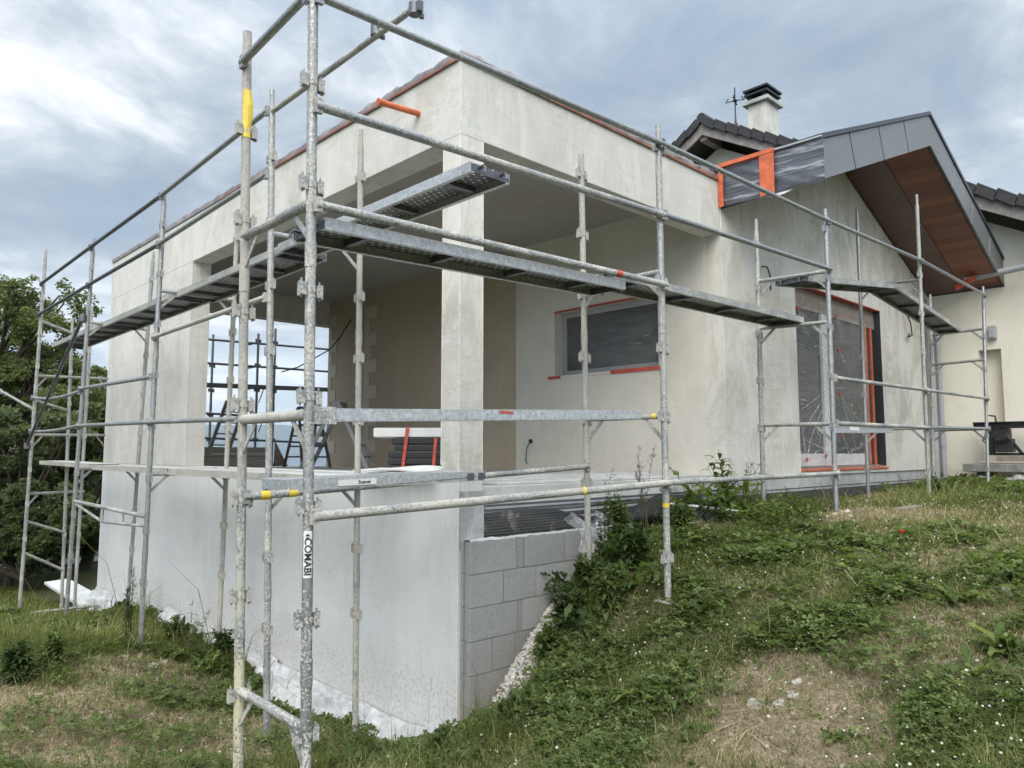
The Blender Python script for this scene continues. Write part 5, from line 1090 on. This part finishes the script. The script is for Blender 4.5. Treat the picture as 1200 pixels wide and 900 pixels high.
# long grass: clumps at the left below the far frames
TALL = []
for px, py, rad, am in [(30, 780, .6, 2.6), (0, 765, .7, 3.2), (150, 752, .4, 1.8), (110, 775, .4, 1.4), (215, 770, .4, 1.4), (60, 800, .5, 1.5), (170, 720, .5, 1.8), (690, 660, .35, 1.6), (715, 700, .4, 1.0), (855, 600, .6, 1.6), (560, 870, .25, 1.2), (400, 890, .4, 1.2), (180, 880, .3, .9), (300, 870, .4, .9), (1090, 590, .5, 1.2)]:
    c = onground(px, py); TALL.append((c.x, c.y, rad, am))
def tall(x, y):
    t = np.zeros_like(x)
    for cx, cy, rad, am in TALL: t = np.maximum(t, am*np.exp(-((x-cx)**2+(y-cy)**2)/rad**2))
    return t+2.6*np.clip(fbm(x, y, 2.3, 71)-.52, 0, 1)+.5*np.clip(fbm(x, y, 6, 73)-.5, 0, 1)
dry = lambda x, y: np.clip((fbm(x, y, 1.0, 81)-.42)/.3, 0, 1)
P, zc, r = scatter(8500000, NEAR, 1, lambda x, y: np.clip(.85*np.clip(1-1.05*bare(x, y), 0, 1)*(.25+1.0*fbm(x, y, 2.6, 91))+.02, 0, 1)); print('grass', len(P))
blades('grass', P, zc, r, .043, .65, .0019, 1.5, M['grass'], lambda x, y: .32+.36*dry(x, y)+.4*(fbm(x, y, 5, 5)-.5), tall)
P, zc, r = scatter(8000000, NEAR, 2, lambda x, y: np.clip(.07+.85*bare(x, y)*(.2+1.2*fbm(x, y, 4, 12))+.25*dry(x, y), 0, 1)*.8); print('straw', len(P))
blades('dry_grass', P, zc, r, .050, .5, .0015, 3.6, M['straw'], lambda x, y: .42+.5*(fbm(x, y, 9, 44)-.5))
P, zc, r = scatter(90000, NEAR, 9, lambda x, y: np.clip(.25+.6*bare(x, y)+.4*dry(x, y), 0, 1)*.6, 5); print('haulm', len(P))
blades('dry_stalks', P, zc, r, .15, .4, .0012, 4.5, M['straw'], lambda x, y: .65+0*x)
# clover: trefoil leaves and white heads
cl = lambda x, y: np.clip((fbm(x, y, .8, 101)-.36)/.18, 0, 1)*(1-.85*bare(x, y))
P, zc, r = scatter(4200000, NEAR, 3, lambda x, y: cl(x, y)*(.25+.5*fbm(x, y, 3.5, 19))); print('clover', len(P))
n = len(P); clm = np.clip((fbm(P[:,0], P[:,1], 3.2, 131)-.42)/.25, 0, 1); hgt = r.uniform(.012, .06, n)*(.55+1.5*clm); base = P+np.c_[r.normal(0, .01, n), r.normal(0, .01, n), hgt]; az0 = r.uniform(0, 6.28, n); S = r.uniform(.005, .0145, n)*(.75+.6*clm)*np.clip(zc/4.5, .9, 2.2); til = np.c_[r.normal(0, .35, n), r.normal(0, .35, n)]
VV = []; FF = []; TT = []; tn = r.uniform(.15, .8, n)
for k in range(3):
    a = az0+k*2.094; d = np.c_[np.cos(a), np.sin(a)]; s = np.c_[-d[:,1], d[:,0]]
    def pt(f, g, lift): q = d*(S*f)[:,None]+s*(S*g)[:,None]; return np.c_[base[:,:2]+q, base[:,2]+(q*til).sum(1)+lift*S]
    VV.append(np.stack([base, pt(1.1, .8, .25), pt(1.9, 0., .1), pt(1.1, -.8, .25)], 1)); TT.append(np.stack([tn+.1, tn, tn, tn], 1))
V = np.concatenate(VV).reshape(-1, 3); m4 = np.arange(3*n)*4
CLV = tag(mesh_np('clover', V, np.c_[m4, m4+1, m4+2, m4+3], [M['clover']], {'tint': np.clip(np.concatenate(TT).ravel(), 0, 1)}), kind='stuff')
HEADS = [(840, 690, 1.0, 1.), (760, 660, .6, .8), (620, 800, .6, 1.), (700, 790, .6, .8), (1120, 880, .7, 1.), (1050, 850, .5, .9), (980, 880, .6, .7), (1150, 620, 1.8, .9), (700, 860, .5, .6), (250, 860, .4, .5), (310, 880, .3, .7), (5, 790, .4, 1.), (900, 640, .6, .5), (820, 640, .4, .8), (930, 850, .4, .4), (640, 870, .4, .6)]
HC = [(onground(px, py), rad, am) for px, py, rad, am in HEADS]
def hd(x, y):
    t = np.zeros_like(x)+.10
    for c, rad, am in HC: t = np.maximum(t, am*np.exp(-((x-c.x)**2+(y-c.y)**2)/rad**2))
    return t*(1-.8*bare(x, y))*(.4+.9*fbm(x, y, 3, 7))
P, zc, r = scatter(120000, NEAR, 4, lambda x, y: np.clip(hd(x, y), 0, 1)*.28, 7, 1.); print('heads', len(P))
n = len(P); hh = r.uniform(.045, .10, n); c = P+np.c_[np.zeros(n), np.zeros(n), hh]; rad = r.uniform(.0035, .0085, n)
ico = [(0, 0, 1)]+[(math.cos(a)*.9, math.sin(a)*.9, .35) for a in np.arange(5)*1.2566]+[(math.cos(a+.63)*.9, math.sin(a+.63)*.9, -.35) for a in np.arange(5)*1.2566]+[(0, 0, -.8)]
IF = [(0, 1+k, 1+(k+1) % 5) for k in range(5)]+[(1+k, 6+k, 1+(k+1) % 5) for k in range(5)]+[(1+(k+1) % 5, 6+k, 6+(k+1) % 5) for k in range(5)]+[(6+k, 11, 6+(k+1) % 5) for k in range(5)]
V = (c[:,None]+np.array(ico)[None]*rad[:,None,None]*r.uniform(.8, 1.2, (n, 12, 1))).reshape(-1, 3); F = (np.array(IF)[None]+(np.arange(n)*12)[:,None,None]).reshape(-1, 3)
tag(mesh_np('clover_flowers', V, F, [M['flower']]), kind='stuff')
# small broad leaves mixed into the turf
P, zc, r = scatter(240000, NEAR, 6, lambda x, y: np.clip(cl(x, y)*.5+.12, 0, 1)*(1-.8*bare(x, y))*.20, 5); lb = LB(); rr = random.Random(3); print('forbs', len(P))
rr.shuffle(P) if False else None
for p in P[:5200]:
    k = rr.randint(3, 6); t = rr.uniform(.05, .8); L = rr.uniform(.035, .09)
    for i in range(k): lb.leaf(p, rr.uniform(0, 6.28), L*rr.uniform(.6, 1.1), L*.16, rr.uniform(.2, 1.1), rr.uniform(.6, 1.4), t+rr.uniform(-.1, .1), 3, .2)
tag(lb.build('turf_weeds', M['dock'], None), kind='stuff')
# pebbles and clods on the bare soil
P, zc, r = scatter(160000, NEAR, 7, lambda x, y: bare(x, y)*.16+.006, 6); m = MB(); rn = random.Random(4); print('pebbles', len(P))
for p in P[:2600]: lump(m, Vector(p)+Vector((0, 0, .002)), rn.uniform(.004, .016), rn)
tag(m.build('pebbles', M['stone'], None), kind='stuff')
# long straws lying on the slope
m = MB(); rn = random.Random(14); lb = LB()
for x, y, a, L in [(895, 850, 2.5, .5), (930, 830, 2.2, .6), (910, 870, 1.2, .4), (880, 845, 3.0, .35), (730, 850, .1, .5), (840, 800, 1.0, .4), (100, 800, .5, .4), (150, 840, .2, .45), (200, 830, .4, .3), (60, 850, 1.0, .35), (960, 845, 2.0, .3), (1100, 770, .4, .4)]:
    for k in range(5):
        p = onground(x+rn.uniform(-25, 25), y+rn.uniform(-12, 12)); aa = a+rn.uniform(-.4, .4); q = []
        for t in range(5): u, v = p.x+math.cos(aa)*L*t/4*rn.uniform(.9, 1.1), p.y+math.sin(aa)*L*t/4; q.append(Vector((u, v, gz(u, v)+.015+.012*math.sin(t*1.5))))
        lb.stem(q, .0022, rn.uniform(.4, 1))
tag(lb.build('straw', M['straw'], None), kind='stuff')
# lawn of the garden farther off
P, zc, r = scatter(420000, (-14, 8, 8.4, 26), 8, lambda x, y: 0*x+.75, 14, 1.2); print('lawn', len(P))
blades('lawn_grass', P, zc, r, .07, .4, .0022, .8, M['grass'], lambda x, y: .42+.25*(fbm(x, y, .6, 4)-.5), None)

# ------------------------------------------------------------------ garden beyond the left end
def garden(px, dist, z=None): d = Vector((FWD.x, FWD.y, 0)).normalized(); h = CAM+d*dist+RGT*((px-600)/FPX*dist); return Vector((h.x, h.y, gz(h.x, h.y)))
# path
m = MB(); a = garden(-60, 22.5); b2 = garden(140, 21.5); d = (b2-a).normalized(); sd = Vector((-d.y, d.x, 0))
def pth(s, t): p = a.lerp(b2, s)+sd*(1.5*(t-.5)); return (p.x, p.y, gz(p.x, p.y)+.05)
m.grid(pth, 40, 6); o = m.build('path', m_flat('grey_path', (.19,.185,.175), .95, 0, .2, 4), None, smooth=True); tag(o, kind='structure')
m = MB(); a = garden(-10, 24.5); b2 = garden(27, 24.3)
T = thing('slatted_fence', 'short dark slatted fence under the trees at the left edge', 'fence', a)
for k in range(4): z = .15+.24*k; m.bar(Vector((a.x, a.y, a.z+z)), Vector((b2.x, b2.y, a.z+z)), .03, .15)
m.build('slats', M['steel_black'], T); m = MB()
for t in (0, .5, 1): q = a.lerp(b2, t); m.box((q.x-.04, q.y-.04, q.z-.3), (q.x+.04, q.y+.04, q.z+1.05))
m.build('posts', M['steel_black'], T)
# pale hut / wall beyond
a = garden(-45, 30); b2 = garden(100, 30); m = MB(); m.bar(a+Vector((0, 0, .55)), b2+Vector((0, 0, .55)), .2, 1.5); o = m.build('garden_wall', M['stucco'], None, origin=a); tag(o, 'pale low garden wall behind the trees', 'wall')
# park-type table under the tree
def leafcloud(centres, n, size, rn, squash=.8, hang=.2):
    V = []; F = []; T = []
    r = np.random.default_rng(rn); C = np.array([c[:3] for c in centres]); Rr = np.array([c[3] for c in centres]); w = Rr**2.2; idx = r.choice(len(C), n, p=w/w.sum())
    g = r.normal(0, 1, (n, 3)); g /= np.linalg.norm(g, axis=1)[:,None]; rad = r.random(n)**.45; pos = C[idx]+g*(rad*Rr[idx])[:,None]*np.array([1, 1, squash])
    az = r.uniform(0, 6.28, n); el = r.normal(-hang, .5, n); d = np.c_[np.cos(az)*np.cos(el), np.sin(az)*np.cos(el), np.sin(el)]; s = np.cross(d, r.normal(0, 1, (n, 3))); s /= np.linalg.norm(s, axis=1)[:,None]
    S = size*r.uniform(.6, 1.3, n); W = S*.28
    V = np.stack([pos, pos+d*(S*.5)[:,None]+s*W[:,None], pos+d*S[:,None], pos+d*(S*.5)[:,None]-s*W[:,None]], 1).reshape(-1, 3); i = np.arange(n)*4
    t = np.clip(r.beta(2, 3, n), 0, 1); return V, np.c_[i, i+1, i+2, i+3], np.repeat(t, 4)
def tree(name, label, base, H, crown, n, size, lm, seed, forks=3, rt=.16, sub=5, hang=.3, lean=(0, 0)):
    base = Vector(base); T = thing(name, label, 'tree', base); rn = random.Random(seed); m = MB(); cents = []
    top = base+Vector((lean[0], lean[1], H*.30)); m.path([base-Vector((0, 0, .2)), base.lerp(top, .5)+Vector((.04, -.03, 0)), top], [rt*1.15, rt*.9, rt*.7], 9)
    for (cx, cy, cz, cr) in crown:                       # crown lobes: centre relative to the base
        c = base+Vector((cx, cy, cz)); mid = top.lerp(c, .5)+Vector((rn.uniform(-.2, .2), rn.uniform(-.2, .2), -.15)); m.path([top-Vector((0, 0, .1)), mid, c], [rt*.5, rt*.32, rt*.12], 6)
        for k in range(sub):
            g = Vector((rn.gauss(0, 1), rn.gauss(0, 1), rn.gauss(0, .8))).normalized(); e = c+g*cr*rn.uniform(.5, 1.0); m.path([mid.lerp(c, rn.uniform(.4, 1)), (c+e)/2+Vector((0, 0, .08)), e], [rt*.14, rt*.09, rt*.03], 5)
            cents.append((e.x, e.y, e.z, cr*rn.uniform(.16, .38)))
            for q in range(2): e2 = e+Vector((rn.gauss(0, 1), rn.gauss(0, 1), rn.gauss(0, .7))).normalized()*cr*.4; m.path([e, e2], [rt*.05, rt*.02], 4); cents.append((e2.x, e2.y, e2.z, cr*rn.uniform(.12, .28)))
    m.build('trunk', M['bark'], T, smooth=True)
    V, F, t = leafcloud(cents, n, size, seed, .8, hang); o = mesh_np('crown', V-np.array(base), F, [M[lm]], {'tint': t}); o.parent = T
    return T
def lobes(px0, px1, zlo, zhi, dist, base, n, rmin, rmax, seed, depth=2.0, top=None):
    rn = random.Random(seed); out = []; d = Vector((FWD.x, FWD.y, 0)).normalized()
    for k in range(n):
        px = rn.uniform(px0, px1); hi = zhi if top is None else top(px); z = zlo+(hi-zlo)*rn.random()**.8; dd = dist+rn.uniform(-depth, depth); p = CAM+d*dd+RGT*((px-600)/FPX*dd); out.append((p.x-base.x, p.y-base.y, z-base.z, rn.uniform(rmin, rmax)))
    return out
sk = lambda px: 4.3 if px < 40 else 4.3-(px-40)*.030
b0 = garden(-70, 20); tree('locust_tree', 'tall airy tree with fine leaves spreading over the scaffold at the left', b0, 5, lobes(-260, 105, .6, 4, 20, b0, 64, .5, 1.0, 31, 2.2, lambda px: sk(px)-.45 if px > -80 else 4.4), 120000, .10, 'tree1', 41, rt=.22, sub=7)
b0 = garden(20, 17.5); tree('silver_shrub_tree', 'mid-height tree with paler silvery leaves at the left edge', b0, 3, lobes(-140, 95, -2.2, .75, 17.5, b0, 40, .4, .75, 32, 1.2), 70000, .10, 'tree3', 42, rt=.10, hang=-.2)
b0 = garden(106, 19.0); tree('dark_tree', 'dense dark tree with a forked trunk right beside the far end of the building', b0, 3, lobes(-30, 128, -2.3, .9, 19.6, b0, 40, .45, .9, 33, 1.4), 80000, .12, 'tree2', 43, rt=.15, lean=(.15, -.1))
b0 = garden(-120, 21); tree('dark_tree', 'dense dark bush-like tree at the left edge behind the paler one', b0, 3, lobes(-330, 60, -2.4, .6, 20.5, b0, 34, .55, 1.0, 34, 1.2), 80000, .13, 'tree2', 44, rt=.15)
b0 = garden(34, 16); tree('low_bush', 'low spreading bush hiding the trunks behind the farthest scaffold poles', b0, 1.2, lobes(-60, 112, -2.5, -1.0, 16.3, b0, 26, .35, .6, 36, .8), 46000, .09, 'tree2', 46, rt=.05)
b0 = garden(110, 27); tree('locust_tree', 'lighter tree top showing between the scaffold rails and the end of the building', b0, 5, lobes(70, 150, -.5, 2.0, 27, b0, 14, .7, 1.1, 35, 1.5), 22000, .14, 'tree1', 45, rt=.16)
# far shore, lake
m = MB(); m.box((-16000, 1200, -101), (16000, 24000, -100)); W_ = MB(); W_.add([(-16000, 900, -100), (16000, 900, -100), (16000, 24000, -100), (-16000, 24000, -100)], [(0, 1, 2, 3)])
mw, nt, bs = newmat('lake_water'); setc(nt, bs, (.03, .06, .08)); bs.inputs['Roughness'].default_value = .25; o = W_.build('water', mw, None); tag(o, kind='structure')
na = 240; ridge = []
for i in range(na):
    t = i/(na-1); ang = YAW+R(75)-R(120)*t; D = 11000; h = 250+430*fbm(np.array([t*9.]), np.array([3.3]), 1, 61)[0]+60*fbm(np.array([t*40.]), np.array([1.3]), 1, 62, 3)[0]
    ridge.append((ang, D, h))
V = []; 
for ang, D, h in ridge:
    for dd, z in ((0, -104), (900, h*.42), (1900, h), (3600, h*.3), (5000, -104)): V.append((CAM.x+math.cos(ang)*(D+dd), CAM.y+math.sin(ang)*(D+dd), z))
F = [(i*5+j, i*5+j+1, (i+1)*5+j+1, (i+1)*5+j) for i in range(na-1) for j in range(4)]
m = MB(); m.add(V, F); o = m.build('hills', m_flat('wooded_hills', (.06,.075,.06), 1, 0, .3, .002), None, smooth=True); tag(o, kind='structure')
m = MB(); m.box((-26000, -9500, -130), (26000, 26000, 900))
mh, nt, bs = newmat('haze_air'); nt.nodes.remove(bs); pvn = nt.nodes.new('ShaderNodeVolumePrincipled'); pvn.inputs['Color'].default_value = (.70,.83,1.,1); pvn.inputs['Density'].default_value = 4.5e-5
nt.links.new(pvn.outputs[0], nt.nodes['Material Output'].inputs['Volume']); o = m.build('haze', mh, None); tag(o, kind='stuff')

# ------------------------------------------------------------------ sky and light
w = bpy.data.worlds.new('World'); SC.world = w; w.use_nodes = True; nt = w.node_tree; nt.nodes.clear()
SUN_EL, SUN_AZ = 42, math.degrees(YAW)+180-6          # compass angle of the sun in the xy plane
sky = nt.nodes.new('ShaderNodeTexSky'); sky.sky_type = 'NISHITA'; sky.sun_disc = False; sky.sun_elevation = R(SUN_EL); sky.sun_rotation = R(90-SUN_AZ); sky.air_density = 1.2; sky.dust_density = 1.5; sky.altitude = 500
tc = nt.nodes.new('ShaderNodeTexCoord'); sx = nt.nodes.new('ShaderNodeSeparateXYZ'); nt.links.new(tc.outputs['Generated'], sx.inputs[0])
zc_ = mth(nt, 'ADD', mth(nt, 'MAXIMUM', sx.outputs[2], 0.), .17)
cx = nt.nodes.new('ShaderNodeCombineXYZ'); nt.links.new(mth(nt, 'DIVIDE', sx.outputs[0], zc_), cx.inputs[0]); nt.links.new(mth(nt, 'DIVIDE', sx.outputs[1], zc_), cx.inputs[1])
def skynoise(scale, seed, detail=7, rough=.55, dist=.3, st=(1, 1, 1)):
    mp = nt.nodes.new('ShaderNodeMapping'); mp.inputs['Location'].default_value = (seed*1.37, seed*2.11, seed); mp.inputs['Scale'].default_value = st; nt.links.new(cx.outputs[0], mp.inputs['Vector']); return noise(nt, mp.outputs['Vector'], scale, detail, rough, dist)
n1 = skynoise(.75, 3.1, 5, .5, .2); n2 = skynoise(2.3, 7.7, 9, .62, .35); n3 = skynoise(.45, 12.3, 4)
f = mth(nt, 'ADD', mth(nt, 'MULTIPLY', n1, .55), mth(nt, 'MULTIPLY', n2, .45))
cloud = ramp(nt, f, [(.39, (1.75, 2.2, 2.80)), (.475, (2.3, 2.72, 3.25)), (.53, (3.1, 3.5, 3.95)), (.58, (4.6, 4.9, 5.2)), (.66, (7.2, 7.2, 7.1))])
lo = ramp(nt, sx.outputs[2], [(.0, 1.), (.30, 0.)])                       # paler towards the horizon
cloud = mix(nt, mth(nt, 'MULTIPLY', lo, .35), cloud, (5.2, 5.6, 6.0))
cover = ramp(nt, mth(nt, 'ADD', mth(nt, 'MULTIPLY', n3, .6), mth(nt, 'MULTIPLY', n2, .4)), [(.38, .72), (.5, 1.)])
col = mix(nt, cover, sky.outputs['Color'], cloud)
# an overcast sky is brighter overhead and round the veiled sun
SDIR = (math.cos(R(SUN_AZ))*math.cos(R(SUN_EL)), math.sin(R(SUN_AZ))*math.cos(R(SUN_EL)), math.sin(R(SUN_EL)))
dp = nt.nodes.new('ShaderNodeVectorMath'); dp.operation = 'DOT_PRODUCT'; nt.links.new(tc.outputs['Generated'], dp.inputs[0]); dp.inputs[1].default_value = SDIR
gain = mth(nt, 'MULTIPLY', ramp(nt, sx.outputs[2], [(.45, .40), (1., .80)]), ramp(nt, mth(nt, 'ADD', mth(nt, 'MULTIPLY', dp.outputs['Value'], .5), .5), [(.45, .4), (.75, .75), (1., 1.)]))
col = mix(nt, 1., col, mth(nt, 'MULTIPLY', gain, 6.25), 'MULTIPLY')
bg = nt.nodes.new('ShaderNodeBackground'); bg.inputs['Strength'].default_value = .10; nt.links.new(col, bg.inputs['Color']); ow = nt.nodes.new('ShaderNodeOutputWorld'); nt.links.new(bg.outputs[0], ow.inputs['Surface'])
sl = bpy.data.lights.new('sun', 'SUN'); sl.energy = 1.5; sl.angle = R(45); sl.color = (1, .93, .83); so = bpy.data.objects.new('sun', sl); COL.objects.link(so)
sd_ = Vector((math.cos(R(SUN_AZ))*math.cos(R(SUN_EL)), math.sin(R(SUN_AZ))*math.cos(R(SUN_EL)), math.sin(R(SUN_EL)))); so.rotation_euler = sd_.to_track_quat('Z', 'Y').to_euler(); so.location = (-6, -6, 12)
vs = SC.view_settings; SC.display_settings.display_device = 'sRGB'; vs.view_transform = 'Standard'; vs.look = 'None'; vs.exposure = .95; vs.gamma = 1; vs.use_curve_mapping = False
SC.cycles.max_bounces = 8; SC.cycles.transparent_max_bounces = 24; SC.cycles.use_denoising = True
